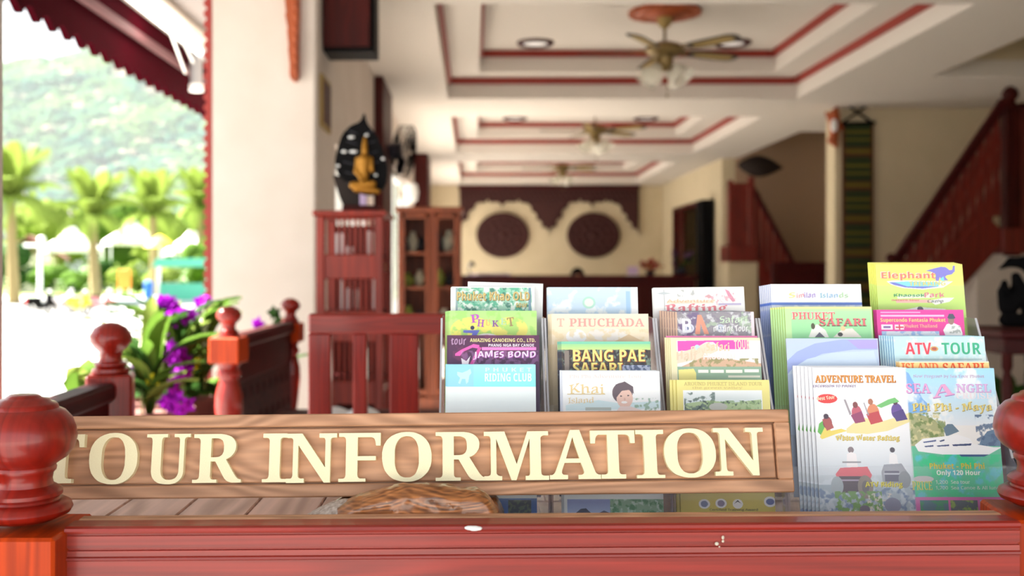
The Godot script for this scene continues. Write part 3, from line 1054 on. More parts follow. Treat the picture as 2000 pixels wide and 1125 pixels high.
func side_railings() -> void:
	# nearer piece, between the slim pale post and the gap where the orchids stand
	var p := W(216, 0, 2.2)
	var r := thing("railing", "dark red wooden railing at the left whose post ends beside the orchids", "railing")
	newel(r, p, W(0, 629, 2.2).y, 0.0, 0.047, false, 0.25)
	var rail := mk()
	var a := Vector3(p.x, 0, -2.15)
	var b := Vector3(-0.80, 0, -0.55)
	var yt := EYE - 0.238
	bar(rail, Vector3(a.x, yt - 0.02, a.z), Vector3(b.x, yt - 0.045, b.z), 0.06, 0.04, 0.008)
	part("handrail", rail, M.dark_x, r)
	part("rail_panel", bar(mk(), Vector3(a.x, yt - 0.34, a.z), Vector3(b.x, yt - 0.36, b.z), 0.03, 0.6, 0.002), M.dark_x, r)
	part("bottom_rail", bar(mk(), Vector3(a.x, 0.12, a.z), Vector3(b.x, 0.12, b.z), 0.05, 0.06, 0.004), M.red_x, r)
	var endp := newel(r, b, W(0, 629, 2.2).y, 0.0, 0.047, false, 0.0)
	endp.position.z -= 0.0
	# farther piece, in front of the column
	var q := thing("railing", "carved dark red railing between two ball topped posts before the cream column", "railing")
	var p1 := W(447, 0, 3.6)
	var p2 := W(567, 0, 4.55)
	newel(q, p1, W(0, 597, 3.6).y, 0.09, 0.054, true, -0.12)
	newel(q, p2, W(0, 582, 4.55).y, 0.085, 0.05, true, -0.12)
	var yr := EYE - 0.235
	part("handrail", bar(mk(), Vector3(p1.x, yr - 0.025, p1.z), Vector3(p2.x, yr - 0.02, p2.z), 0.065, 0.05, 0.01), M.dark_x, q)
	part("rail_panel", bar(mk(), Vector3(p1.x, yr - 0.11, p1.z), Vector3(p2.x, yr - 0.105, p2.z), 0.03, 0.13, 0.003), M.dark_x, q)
	var carved := mk()
	bar(carved, Vector3(p1.x, yr - 0.42, p1.z), Vector3(p2.x, yr - 0.415, p2.z), 0.022, 0.5, 0.003)
	var along := (p2 - p1)
	along.y = 0
	for k in 9:
		for j in 4:
			var c := Vector3(p1.x, yr - 0.23 - j * 0.11, p1.z) + along * ((k + 0.7 + 0.5 * (j % 2)) / 10.0)
			ball(carved, c, Vector3(0.02, 0.035, 0.032), 7, 5)
	part("carved_panel", carved, M.carved, q)
	part("bottom_rail", bar(mk(), Vector3(p1.x, 0.12, p1.z), Vector3(p2.x, 0.12, p2.z), 0.05, 0.06, 0.004), M.red_x, q)

func orchid_plant(called_label: String, at: Vector3, sprays: Array, leaves: int, sd: int) -> Node3D:
	var o := thing("orchid", called_label, "orchid", at)
	var rn := RandomNumberGenerator.new()
	rn.seed = sd
	var pot := mk()
	lathe(pot, [Vector2(0.0, 0.3), Vector2(0.15, 0.3), Vector2(0.17, 0.32), Vector2(0.18, 0.3), Vector2(0.13, 0.0), Vector2(0.0, 0.0)], 20)
	part("pot", pot, M.roof_tile, o)
	# a flower: five petals and a lip
	var fl := mk(true)
	for k in 5:
		var a := TAU * k / 5.0 + PI / 2
		var w := 0.012 if k % 2 else 0.009
		var e := Vector3(cos(a), sin(a), 0)
		var s := Vector3(-sin(a), cos(a), 0) * w
		face(fl, [Vector3(0, 0, 0.002), e * 0.014 + s + Vector3(0, 0, 0.005), e * 0.03 + Vector3(0, 0, -0.001), e * 0.014 - s + Vector3(0, 0, 0.005)], Vector3.BACK)
		face(fl, [Vector3(0, 0, 0.0), e * 0.014 + s + Vector3(0, 0, 0.0035), e * 0.03 + Vector3(0, 0, -0.003), e * 0.014 - s + Vector3(0, 0, 0.0035)], Vector3.FORWARD)
	ball(fl, Vector3(0, -0.004, 0.008), Vector3(0.006, 0.009, 0.008), 7, 5)
	fl.generate_normals()
	var flm := fl.commit()
	for s in sprays:
		var pts := []
		var root := Vector3(rn.randf_range(-0.05, 0.05), 0.3, rn.randf_range(-0.05, 0.05))
		var tip: Vector3 = s[0] - at
		var ctrl := Vector3(root.x + (tip.x - root.x) * 0.15, tip.y + 0.06, root.z)
		for i in 13:
			var t := i / 12.0
			pts.append(root.lerp(ctrl, t).lerp(ctrl.lerp(tip, t), t))
		part("stem", tube(mk(), pts, 0.004, 6), M.stem, o)
		for k in int(s[1]):
			var t: float = 1.0 - (k + 0.2) / float(s[1]) * s[3]
			var i := int(t * 11.99)
			var c: Vector3 = pts[i].lerp(pts[i + 1], t * 12.0 - i)
			var f := piece("flower", flm, s[2], o, c + Vector3(rn.randf_range(-0.028, 0.028), rn.randf_range(-0.028, 0.028), rn.randf_range(-0.01, 0.03)))
			f.basis = Basis.from_euler(Vector3(rn.randf_range(-0.7, 0.5), rn.randf_range(-0.9, 0.9), rn.randf_range(-0.6, 0.6))).scaled(Vector3.ONE * rn.randf_range(1.0, 1.4))
	for k in leaves:
		var a := rn.randf() * TAU
		var up := rn.randf_range(0.2, 0.62)
		var l := rn.randf_range(0.24, 0.42)
		var dir := Vector3(cos(a), 0, sin(a) * 0.7)
		var side := Vector3(-dir.z, 0, dir.x)
		var st := mk(true)
		var la := []
		var lb := []
		var lc := []
		for i in 8:
			var t := i / 7.0
			var c := Vector3(0, 0.28, 0) + dir * l * 0.7 * t * t + Vector3(0, up * (t * 1.5 - 0.75 * t * t), 0)
			var w := 0.045 * sin(PI * (0.12 + 0.88 * t)) + 0.001
			la.append(c + side * w + Vector3(0, 0.01, 0))
			lb.append(c)
			lc.append(c - side * w + Vector3(0, 0.01, 0))
		ribbon(st, la, lb)
		ribbon(st, lb, lc)
		part("leaf", st, [M.leaf, M.leaf_dark, M.leaf_pale][k % 3], o)
	return o

func veranda_left() -> void:
	# purple and white orchids in pots beyond the railing
	var P = M.orchid
	var Q = M.petal_white
	orchid_plant("tall purple orchid with hanging flower sprays between the railing posts", W(338, 0, 4.2) * Vector3(1, 0, 1) + Vector3(0, 0.25, 0), [[W(335, 690, 4.1), 22, P, 0.55], [W(365, 620, 4.2), 18, P, 0.5], [W(352, 730, 4.1), 16, P, 0.45], [W(318, 590, 4.3), 8, P, 0.25], [W(272, 708, 4.1), 3, P, 0.12]], 34, 21)
	orchid_plant("white flowering orchid nearest the scalloped column trim", W(388, 0, 4.4) * Vector3(1, 0, 1) + Vector3(0, 0.25, 0), [[W(385, 640, 4.4), 8, Q, 0.35], [W(398, 690, 4.4), 7, Q, 0.4], [W(404, 600, 4.6), 9, P, 0.2], [W(370, 720, 4.3), 5, M.petal_yellow, 0.3]], 34, 22)
	orchid_plant("leafy orchid with yellow white flowers behind the near railing post", W(292, 0, 3.9) * Vector3(1, 0, 1) + Vector3(0, 0.25, 0), [[W(285, 745, 3.9), 4, M.petal_yellow, 0.25], [W(300, 660, 4.0), 4, Q, 0.3], [W(262, 690, 4.0), 2, Q, 0.15], [W(358, 790, 3.8), 9, P, 0.4]], 30, 23)
	orchid_plant("small dark purple orchid spray rising over the far railing against the column", W(536, 0, 5.08) * Vector3(1, 0, 1) + Vector3(0, 0, 0), [[W(508, 637, 4.9), 2, P, 0.06], [W(545, 622, 4.95), 2, M.leaf_dark, 0.08]], 5, 24)
	var pl2 := thing("planter", "low stone planter under the orchid pots between the railings", "planter")
	part("trough", b3(mk(), -1.75, -0.98, 0.0, 0.25, 3.55, 4.75, 0.02), M.kerb, pl2)
	var gc := thing("shrub", "dark leafy shrub filling the planter below the orchid flowers", "shrub", Vector3(W(345, 0, 4.4).x, 0.25, -4.42))
	for e in [[0.0, 0.2, 0.0, 0.22], [-0.24, 0.16, 0.06, 0.18], [0.2, 0.2, -0.08, 0.2]]:
		var fo := piece("foliage", foliage_mesh(1.0, 90, 0.5, 40 + int(e[0] * 10)), M.leaf_dark if e[0] <= 0.0 else M.leaf, gc, Vector3(e[0], e[1], e[2]))
		fo.scale = Vector3.ONE * float(e[3])
		fo.set_meta("kind", "stuff")
	# broad leaves beside the near railing post
	var lf := thing("leafy_plant", "broad light green leaves left of the near railing post", "plant", W(160, 0, 2.7) * Vector3(1, 0, 1) + Vector3(0, OUT, 0))
	var rn := RandomNumberGenerator.new()
	rn.seed = 6
	part("stem", tube(mk(), [Vector3(0.02, 0, 0), Vector3(0, 0.9, 0), Vector3(0, W(0, 745, 2.7).y - OUT, 0)], 0.012, 8), M.stem, lf)
	for k in 6:
		var tipp: Vector3 = W([140, 158, 178, 150, 190, 168][k], [718, 704, 722, 742, 744, 752][k], 2.7) - lf.position
		tipp.z = [0.03, -0.05, 0.04, 0.09, -0.06, -0.1][k]
		var base := Vector3(0.02, W(0, 748, 2.7).y - OUT, 0)
		var dir := tipp - base
		var side := dir.cross(Vector3(0.2, 0.1, 1)).normalized()
		var st := mk(true)
		var la := []
		var lb := []
		var lc := []
		for i in 8:
			var t := i / 7.0
			var w := 0.03 * sin(PI * (0.08 + 0.9 * t))
			var c := base + dir * t + Vector3(0, 0, 0.02 * sin(PI * t))
			la.append(c + side * w)
			lb.append(c + Vector3(0, 0, 0.006))
			lc.append(c - side * w)
		ribbon(st, la, lb)
		ribbon(st, lb, lc)
		part("leaf", st, M.leaf if k % 2 else M.leaf_pale, lf)
	# the dark red valance along the eaves
	var va := thing("eaves_board", "dark red eaves board with a scalloped lower edge along the porch roof", "eaves board")
	var poly := PackedVector2Array()
	var d := 4.57
	while d < 9.0:
		for k in 8:
			var t := k / 8.0
			poly.append(Vector2(d + 0.21 * t, 2.5 - 0.10 + 0.085 * pow(1.0 - absf(t * 2.0 - 1.0), 0.5) * (1.0 if t < 0.5 else 0.9) - 0.04 * t))
		d += 0.21
	poly.append(Vector2(d, 2.80))
	poly.append(Vector2(4.57, 2.80))
	var st := mk()
	prism(st, poly, -0.02, 0.02, Transform3D(Basis(Vector3(0, 0, -1), Vector3(0, 1, 0), Vector3(1, 0, 0)), Vector3(-2.31, 0, 0)))
	part("scalloped_board", st, M.valance, va)
	part("inner_moulding", b3(mk(), -2.25, -2.21, 2.62, 2.68, 4.57, 8.9, 0.008), M.eaves_moulding, va)
	part("fascia", b3(mk(), -2.29, -2.22, 2.66, 2.80, 4.57, 8.9), M.valance, va)
	# fluorescent lamp under the eaves
	var f := thing("fluorescent_lamp", "white fluorescent tube lamp under the porch eaves at the top left", "lamp", Vector3(-2.04, 2.8, -6.75))
	part("housing", b3(mk(), -0.10, 0.14, -0.06, 0.0, -0.95, 0.95, 0.012), M.lamp_cream, f)
	var tb := mk()
	tube(tb, [Vector3(0.0, -0.085, 0.9), Vector3(0.0, -0.085, -0.86)], 0.024, 14)
	part("tube", tb, M.tube_glow, f)
	for s in [0.92, -0.9]:
		part("end_cap", box(Vector3(0.0, -0.08, s), Vector3(0.06, 0.08, 0.05), 0.008), M.grey, f)
	for s in [[330, 56, 362, 143], [346, 54, 377, 122]]:
		part("bracket", bar(mk(), W(s[0], s[1], 7.0) - f.position, W(s[2], s[3], 7.02) - f.position, 0.035, 0.014, 0.003), M.white, f)
	var al := OmniLight3D.new()
	al.name = "glow"
	al.position = Vector3(0, -0.14, 0)
	al.light_color = Color(1.0, 0.98, 0.93)
	al.light_energy = 0.06
	al.light_size = 0.06
	al.omni_range = 15.0
	al.omni_attenuation = 2.0
	al.shadow_enabled = true
	f.add_child(al)
	# rainwater pipe
	var pp := thing("downpipe", "short grey pipe with a white end hanging from the eaves beside the column", "pipe", Vector3(-2.13, 2.8, -7.85))
	var y2 := W(0, 178, 7.85).y - 2.8
	part("pipe", tube(mk(), [Vector3(0, 0, 0), Vector3(0, y2 + 0.03, 0)], 0.045, 14), M.grey, pp)
	part("end_ring", lathe(mk(), [Vector2(0, y2 + 0.05), Vector2(0.055, y2 + 0.05), Vector2(0.055, y2), Vector2(0, y2 - 0.01)], 14), M.white, pp)
	# carved bracket on the column
	var c := thing("wooden_bracket", "carved orange brown wooden drop hanging at the column's upper right", "bracket")
	var q := PackedVector2Array()
	var rows := [[556, -30], [560, 0], [563, 30], [561, 34], [566, 60], [565, 66], [568, 95], [567, 100], [570, 130], [570, 152], [573, 159], [578, 161], [583, 158], [585, 150], [585, 100], [586, 50], [587, 0], [588, -30]]
	for e in rows:
		var w := W(e[0], e[1], 5.69)
		q.append(Vector2(w.x, w.y))
	var bs := mk()
	prism(bs, q, -5.70, -5.62)
	part("drop", bs, M.corbel, c)
	var ridge := mk()
	for k in 7:
		var w := W(577 + k % 2, 10 + k * 21, 5.62)
		ball(ridge, w, Vector3(0.014, 0.026, 0.012), 8, 6)
	part("carving", ridge, M.corbel, c)
	# speaker box
	var b := thing("loudspeaker", "dark brown loudspeaker box with black edges hung high beside the column", "loudspeaker")
	var lo := W(629, 94, 5.9)
	var hi := W(722, -60, 5.9)
	part("cabinet", b3(mk(), lo.x, hi.x + 0.025, lo.y - 0.012, hi.y, 5.93, 6.2, 0.006), M.black, b)
	part("front_panel", b3(mk(), lo.x + 0.006, hi.x, lo.y + 0.012, hi.y - 0.012, 5.895, 5.93, 0.004), M.dark_y, b)
	part("wall_mount", b3(mk(), -0.885, lo.x + 0.03, lo.y + 0.2, lo.y + 0.28, 6.05, 6.12), M.black, b)
	# plaque on the side of the column
	var pl := thing("wall_plaque", "small framed brown plaque on the shaded side of the cream column", "plaque")
	var ya := W(0, 255, 6.0).y
	var yb := W(0, 150, 5.95).y
	part("frame", b3(mk(), -0.882, -0.862, ya, yb, 5.82, 6.18, 0.006), M.cane, pl)
	part("picture", b3(mk(), -0.866, -0.859, ya + 0.03, yb - 0.03, 5.86, 6.14), M.dark_y, pl)

func slat_rack(o: Node3D, x0: float, x1: float, y0: float, y1: float, d: float, n: int, m: Material) -> void:
	for k in n:
		var x := lerpf(x0, x1, (k + 0.5) / n)
		part("slat", b3(mk(), x - 0.006, x + 0.006, y0, y1, d, d + 0.014, 0.002), m, o)

func left_furniture() -> void:
	# slatted wooden stand
	var d := 4.4
	var a := W(617, 411, d)
	var b := W(748, 411, d)
	var o := thing("slatted_cabinet", "tall reddish wooden cabinet with rows of upright slats below the leaf ornament", "cabinet", Vector3((a.x + b.x) / 2, 0, -d - 0.2))
	var hw := (b.x - a.x) / 2
	var H := a.y
	part("top", box(Vector3(0, H - 0.012, 0), Vector3(hw * 2 + 0.03, 0.024, 0.43), 0.006), M.shelf_red, o)
	for sx in [-1, 1]:
		for sz in [-1, 1]:
			part("upright", box(Vector3(sx * (hw - 0.018), H / 2 - 0.012, sz * 0.18), Vector3(0.036, H - 0.024, 0.036), 0.004), M.shelf_red, o)
	var rows := [[497, 425], [609, 545], [745, 668]]
	var bands := [[425, 416], [545, 497], [668, 609], [790, 745]]
	for r in bands:
		var y0 := W(0, r[0], d).y
		var y1 := W(0, r[1], d).y
		part("front_board", box(Vector3(0, (y0 + y1) / 2, 0.18), Vector3(hw * 2 - 0.07, y1 - y0, 0.022), 0.003), M.shelf_red, o)
		part("side_rail", box(Vector3(hw - 0.018, (y0 + y1) / 2, 0), Vector3(0.02, minf(y1 - y0, 0.04), 0.33), 0.003), M.shelf_red, o)
		part("side_rail", box(Vector3(-hw + 0.018, (y0 + y1) / 2, 0), Vector3(0.02, minf(y1 - y0, 0.04), 0.33), 0.003), M.shelf_red, o)
	for r in rows:
		for k in 9:
			var x := lerpf(-hw + 0.04, hw - 0.04, (k + 0.5) / 9.0)
			part("slat", box(Vector3(x, (W(0, r[0], d).y + W(0, r[1], d).y) / 2, 0.18), Vector3(0.011, W(0, r[1], d).y - W(0, r[0], d).y, 0.012), 0.002), M.shelf_red, o)
	for y in [W(0, 500, d).y, W(0, 612, d).y, W(0, 748, d).y]:
		part("shelf", box(Vector3(0, y, 0), Vector3(hw * 2 - 0.04, 0.016, 0.34)), M.dark_x, o)
	part("back", box(Vector3(0, H / 2, -0.19), Vector3(hw * 2 - 0.06, H - 0.1, 0.01)), M.dark_y, o)
	# boxes and bottles inside it
	var k := 0
	for e in [[666, 498, 20, 42], [684, 498, 14, 16], [725, 498, 12, 46], [668, 609, 9, 58], [684, 609, 8, 42], [697, 609, 7, 40], [733, 609, 9, 60]]:
		var p := W(e[0], e[1], d + 0.2)
		var h: float = e[3] / 2000.0 * (d + 0.2)
		var w: float = e[2] / 2000.0 * (d + 0.2)
		var lab: String = ["wide white packet", "low white packet", "tall pale packet at the right end", "tall white packet leftmost", "middle white packet", "slim white packet third from the left", "tall pale packet at the right"][k] + (" on the upper shelf of the slatted cabinet" if k < 3 else " on the lower shelf of the slatted cabinet")
		var sy := W(0, e[1] + 2, d).y + 0.008
		var t := part("packet", box(Vector3(p.x, sy + h / 2, p.z + 0.02), Vector3(w, h, 0.06), 0.004), M.paper)
		tag(t, lab, "packet", "pale packets in the slatted cabinet")
		k += 1
	# black leaf with a gold seated figure, on a foot
	var le := thing("leaf_ornament", "black leaf shaped ornament with a gold seated figure standing on the slatted cabinet", "ornament", Vector3(W(705, 0, 4.55).x, H, -4.55))
	var poly := PackedVector2Array()
	var out := [[712, 218], [716, 240], [735, 262], [748, 292], [757, 325], [757, 350], [748, 372], [728, 383], [705, 380], [685, 362], [662, 345], [653, 322], [658, 292], [668, 262], [685, 245], [704, 238]]
	for e in out:
		var w := W(e[0], e[1], 4.55)
		poly.append(Vector2(w.x - le.position.x, w.y - H))
	# soften the outline a little
	var soft := PackedVector2Array()
	for i in poly.size():
		soft.append(poly[i].lerp(poly[(i + 1) % poly.size()], 0.2))
		soft.append(poly[i].lerp(poly[(i + 1) % poly.size()], 0.8))
	part("leaf_plate", prism(mk(), soft, -0.012, 0.006), M.black, le)
	var vein := mk()
	for i in 6:
		for s in [-1, 1]:
			var c := W(706 + s * 8, 262 + i * 20, 4.55)
			var e := W(706 + s * (24 + 4 * (3 - absi(i - 3))), 256 + i * 20, 4.55)
			tube(vein, [Vector3(c.x - le.position.x, c.y - H, 0.008), Vector3(e.x - le.position.x, e.y - H, 0.008)], 0.0025, 5)
	part("vein", vein, M.charcoal, le)
	var flecks := mk()
	for e in [[686, 268, 7], [690, 296, 9], [672, 296, 6], [660, 324, 4], [748, 310, 4], [716, 264, 4], [734, 342, 4]]:
		var c := W(e[0], e[1], 4.54)
		ball(flecks, Vector3(c.x - le.position.x, c.y - H, 0.009), Vector3(e[2] * 0.0022, 0.006, 0.004), 7, 5)
	part("inlay", flecks, M.paper, le)
	var g := func(px: float, py: float, z: float) -> Vector3:
		var w := W(px, py, 4.52)
		return Vector3(w.x - le.position.x, w.y - H, z)
	var bn := []
	bn.append([g.call(712, 268, 0.02), g.call(712, 284, 0.02), 0.006, 0.014])
	bn.append([g.call(712, 292, 0.022), g.call(712, 296, 0.022), 0.015, 0.015])
	bn.append([g.call(711, 312, 0.022), g.call(710, 346, 0.026), 0.028, 0.022])
	bn.append([g.call(698, 310, 0.022), g.call(695, 335, 0.03), 0.011, 0.009])
	bn.append([g.call(724, 310, 0.022), g.call(727, 335, 0.03), 0.011, 0.009])
	bn.append([g.call(695, 335, 0.03), g.call(708, 352, 0.05), 0.009, 0.008])
	bn.append([g.call(690, 362, 0.03), g.call(728, 360, 0.035), 0.018, 0.018])
	bn.append([g.call(696, 370, 0.03), g.call(738, 374, 0.03), 0.015, 0.012])
	piece("gold_figure", blob(bones(bn, 0.007), Vector3(-0.1, 0.03, -0.02), Vector3(0.13, 0.36, 0.1), 0.0045), M.gold, le)
	var ft := PackedVector2Array()
	for e in [[648, 340], [672, 345], [690, 352], [703, 380], [703, 411], [674, 411], [662, 385]]:
		var w := W(e[0], e[1], 4.55)
		ft.append(Vector2(w.x - le.position.x, maxf(w.y - H, 0.0)))
	part("foot", prism(mk(), ft, -0.05, -0.015), M.palm_weave, le)
	part("lower_foot", box(Vector3(0.0, 0.015, -0.01), Vector3(0.16, 0.03, 0.09), 0.006), M.dark_y, le)
	part("prop", box(Vector3(0.01, 0.045, -0.005), Vector3(0.03, 0.08, 0.014), 0.003), M.lilac, le)
	# armchair seen from behind the brochures: the back faces the camera
	var dc := 2.6
	var cx := W(790, 0, dc).x
	var ch := thing("wooden_chair", "reddish wooden chair with broad upright back slats behind the sign", "chair", Vector3(cx, 0, -dc))
	var ytop := W(0, 612, dc).y
	var half := (W(977, 0, dc).x - W(603, 0, dc).x) / 2
	part("top_rail", box(Vector3(0, ytop - 0.026, 0), Vector3(half * 2, 0.052, 0.035), 0.006), M.red_x, ch)
	for e in [[-half + 0.029, 0.058, "stile"], [half - 0.029, 0.058, "stile"], [-0.112, 0.036, "back_slat"], [0.0, 0.074, "back_slat"], [0.112, 0.036, "back_slat"]]:
		var y0 := 0.0 if e[2] == "stile" else 0.47
		part(e[2], box(Vector3(e[0], (ytop - 0.05 + y0) / 2, 0), Vector3(e[1], ytop - 0.05 - y0, 0.03), 0.004), M.red_y, ch)
	part("lower_rail", box(Vector3(0, 0.46, 0), Vector3(half * 2 - 0.1, 0.05, 0.03), 0.004), M.red_x, ch)
	part("seat", box(Vector3(0, 0.43, -0.25), Vector3(half * 2, 0.03, 0.48), 0.006), M.red_x, ch)
	for s in [-1, 1]:
		part("leg", box(Vector3(s * (half - 0.025), 0.21, -0.46), Vector3(0.045, 0.42, 0.045), 0.004), M.red_y, ch)
		part("arm_post", box(Vector3(s * (half - 0.025), 0.53, -0.46), Vector3(0.04, 0.18, 0.04), 0.004), M.red_y, ch)
		part("arm_rest", box(Vector3(s * (half - 0.025), 0.63, -0.24), Vector3(0.055, 0.025, 0.5), 0.006), M.red_x, ch)
	# a magazine on a low table behind the chair
	var mt := thing("low_table", "low dark wooden table behind the reddish chair", "table", Vector3(W(660, 0, 3.6).x, 0, -3.6))
	part("tabletop", box(Vector3(0.1, 0.56, 0), Vector3(0.7, 0.03, 0.5), 0.006), M.dark_x, mt)
	for s in [[-1, -1], [1, -1], [1, 1], [-1, 1]]:
		part("leg", box(Vector3(0.1 + s[0] * 0.31, 0.2725, s[1] * 0.21), Vector3(0.045, 0.545, 0.045), 0.004), M.dark_y, mt)
	var mg := mk()
	for s in [-1, 1]:
		var pa := []
		var pb := []
		for i in 7:
			var t := i / 6.0
			pa.append(Vector3(s * 0.11 * t, 0.03 * sin(PI * (0.15 + 0.75 * t)), 0.14))
			pb.append(Vector3(s * 0.11 * t, 0.03 * sin(PI * (0.15 + 0.75 * t)), -0.14))
		ribbon(mg, pa, pb)
		for i in 6:
			face(mg, [pa[i], pa[i + 1], Vector3(pa[i + 1].x, 0, 0.14), Vector3(pa[i].x, 0, 0.14)], Vector3.BACK)
			face(mg, [pb[i], pb[i + 1], Vector3(pb[i + 1].x, 0, -0.14), Vector3(pb[i].x, 0, -0.14)], Vector3.FORWARD)
	var mz := part("magazine", mg, M.paper, null, Vector3(W(668, 0, 3.5).x, 0.576, -3.55))
	tag(mz, "open white magazine seen between the chair's slats", "magazine")
	# dark wooden pilasters on the left wall
	struct("trim_9", b3(mk(), -0.88, -0.80, 0.0, 2.8, 9.0, 10.0, 0.01), M.dark_y, "dark brown wooden pilaster on the left wall behind the leaf ornament")
	struct("trim_10", b3(mk(), -0.88, -0.68, 0.0, 2.8, 15.0, 16.0, 0.01), M.dark_y, "dark brown wooden pilaster on the far left wall")
	# wall fan on the first pilaster
	var wf := thing("wall_fan", "dark round wall fan high on the left wall beside the leaf ornament", "fan", Vector3(W(776, 0, 9.6).x, W(0, 297, 9.6).y, -9.6))
	part("wall_bracket", b3(mk(), -0.80 - wf.position.x, -0.06, -0.04, 0.06, -0.07, 0.07, 0.01), M.charcoal, wf)
	var mo := mk()
	lathe(mo, [Vector2(0, 0.10), Vector2(0.05, 0.09), Vector2(0.08, 0.03), Vector2(0.08, -0.03), Vector2(0.0, -0.05)], 16, Transform3D(Basis(Vector3.BACK, PI / 2 - 0.25), Vector3.ZERO))
	part("motor", mo, M.charcoal, wf)
	var gxf := Transform3D(Basis(Vector3.UP, 0.35) * Basis(Vector3.BACK, -PI / 2 - 0.1), Vector3(0.06, 0, 0.02))
	var cage := mk()
	for r in [0.25, 0.19, 0.13, 0.07]:
		var ring := []
		for k2 in 29:
			var an := TAU * k2 / 28.0
			ring.append(gxf * Vector3(cos(an) * r, 0.07 - 0.2 * r * 0.5, sin(an) * r))
		tube(cage, ring, 0.006, 5)
	for k2 in 28:
		var an := TAU * k2 / 28.0
		tube(cage, [gxf * Vector3(cos(an) * 0.03, 0.07, sin(an) * 0.03), gxf * Vector3(cos(an) * 0.25, 0.045, sin(an) * 0.25), gxf * Vector3(cos(an) * 0.24, -0.06, sin(an) * 0.24), gxf * Vector3(cos(an) * 0.08, -0.09, sin(an) * 0.08)], 0.0035, 4)
	part("cage", cage, M.black_matt, wf)
	for k2 in 3:
		var an := TAU * k2 / 3.0
		var bl := mk()
		prism(bl, PackedVector2Array([Vector2(0.03, -0.02), Vector2(0.12, -0.09), Vector2(0.21, -0.07), Vector2(0.22, 0.03), Vector2(0.12, 0.06), Vector2(0.03, 0.02)]), -0.003, 0.003, gxf * Transform3D(Basis(Vector3.UP, an) * Basis(Vector3.RIGHT, PI / 2 - 0.3), Vector3(0, -0.01, 0)))
		part("blade", bl, M.charcoal, wf)
	# white lantern on the far pilaster
	var ln := thing("wall_lamp", "small white lamp on the far dark pilaster above the display cabinet", "lamp", W(812, 376, 12.0))
	ln.position.x = -0.88
	part("back_plate", box(Vector3(0.01, 0, 0), Vector3(0.02, 0.16, 0.1), 0.004), M.cane, ln)
	part("lamp_shade", lathe(mk(), [Vector2(0.0, 0.11), Vector2(0.07, 0.1), Vector2(0.09, 0.0), Vector2(0.07, -0.1), Vector2(0.0, -0.11)], 16, Transform3D(Basis(), Vector3(0.14, 0, 0))), M.white, ln)
	part("arm", tube(mk(), [Vector3(0.0, 0, 0), Vector3(0.10, 0.0, 0)], 0.012, 8), M.brass, ln)
	# display cabinet with shelves of pottery
	var dd := 8.0
	var ca := W(777, 404, dd)
	var cb := W(900, 404, dd)
	var dc2 := thing("display_cabinet", "brown wooden display cabinet with open shelves of ornaments at the left", "cabinet", Vector3((ca.x + cb.x) / 2, 0, -dd - 0.2))
	var w2 := (cb.x - ca.x) / 2
	var h2 := ca.y
	part("top", box(Vector3(0, h2 - 0.02, 0), Vector3(w2 * 2 + 0.04, 0.04, 0.46), 0.008), M.shelf_brown, dc2)
	part("base", box(Vector3(0, 0.05, 0), Vector3(w2 * 2, 0.1, 0.42), 0.006), M.shelf_brown, dc2)
	part("back", box(Vector3(0, h2 / 2, -0.2), Vector3(w2 * 2 - 0.02, h2 - 0.06, 0.015)), M.shelf_brown, dc2)
	for s in [-1, 1]:
		part("side_panel", box(Vector3(s * (w2 - 0.015), h2 / 2, 0), Vector3(0.03, h2 - 0.06, 0.4), 0.004), M.shelf_brown, dc2)
	part("middle_upright", box(Vector3(0.02, h2 / 2, 0.17), Vector3(0.05, h2 - 0.06, 0.04), 0.004), M.shelf_brown, dc2)
	var ys := [W(0, 492, dd).y, W(0, 560, dd).y, W(0, 640, dd).y]
	for y in ys:
		part("shelf", box(Vector3(0, y - 0.01, -0.01), Vector3(w2 * 2 - 0.06, 0.02, 0.36)), M.shelf_brown, dc2)
	for s in [-1, 1]:
		var x0 := 0.045 if s > 0 else -w2 + 0.03
		var x1 := w2 - 0.03 if s > 0 else -0.005
		var fr := mk()
		for x in [x0 + 0.012, x1 - 0.012]:
			bx(fr, Vector3(x, h2 / 2, 0.2), Vector3(0.024, h2 - 0.16, 0.02), 0.003)
		for y in [0.14, h2 - 0.07]:
			bx(fr, Vector3((x0 + x1) / 2, y, 0.2), Vector3(x1 - x0 - 0.048, 0.04, 0.02), 0.003)
		part("front_frame", fr, M.shelf_brown, dc2)
	var items := [[792, 0, 26, 30, "pottery_dark", "dark round pot at the left end of the display cabinet's top shelf"], [806, 0, 24, 40, "pottery", "tall pale vase on the display cabinet's top shelf, left bay"], [823, 0, 20, 30, "pottery_dark", "dark jar beside the pale vase in the left bay"], [855, 0, 26, 38, "pottery_dark", "dark bust shaped jar in the right bay of the display cabinet"], [878, 0, 30, 42, "pottery", "large pale plate like vase in the right bay"], [796, 1, 26, 26, "pottery_green", "green pot on the second shelf, left bay"], [820, 1, 22, 32, "pottery", "pale jar on the second shelf, left bay"], [858, 1, 24, 34, "pottery_green", "yellow green vase on the second shelf, right bay"], [880, 1, 22, 26, "pottery_dark", "dark bowl on the second shelf, right bay"], [798, 2, 26, 40, "pottery_green", "green bottle on the third shelf of the display cabinet"], [820, 2, 24, 30, "pottery_dark", "dark pot on the third shelf of the display cabinet"], [868, 2, 30, 34, "pottery", "pale jar on the third shelf of the display cabinet"]]
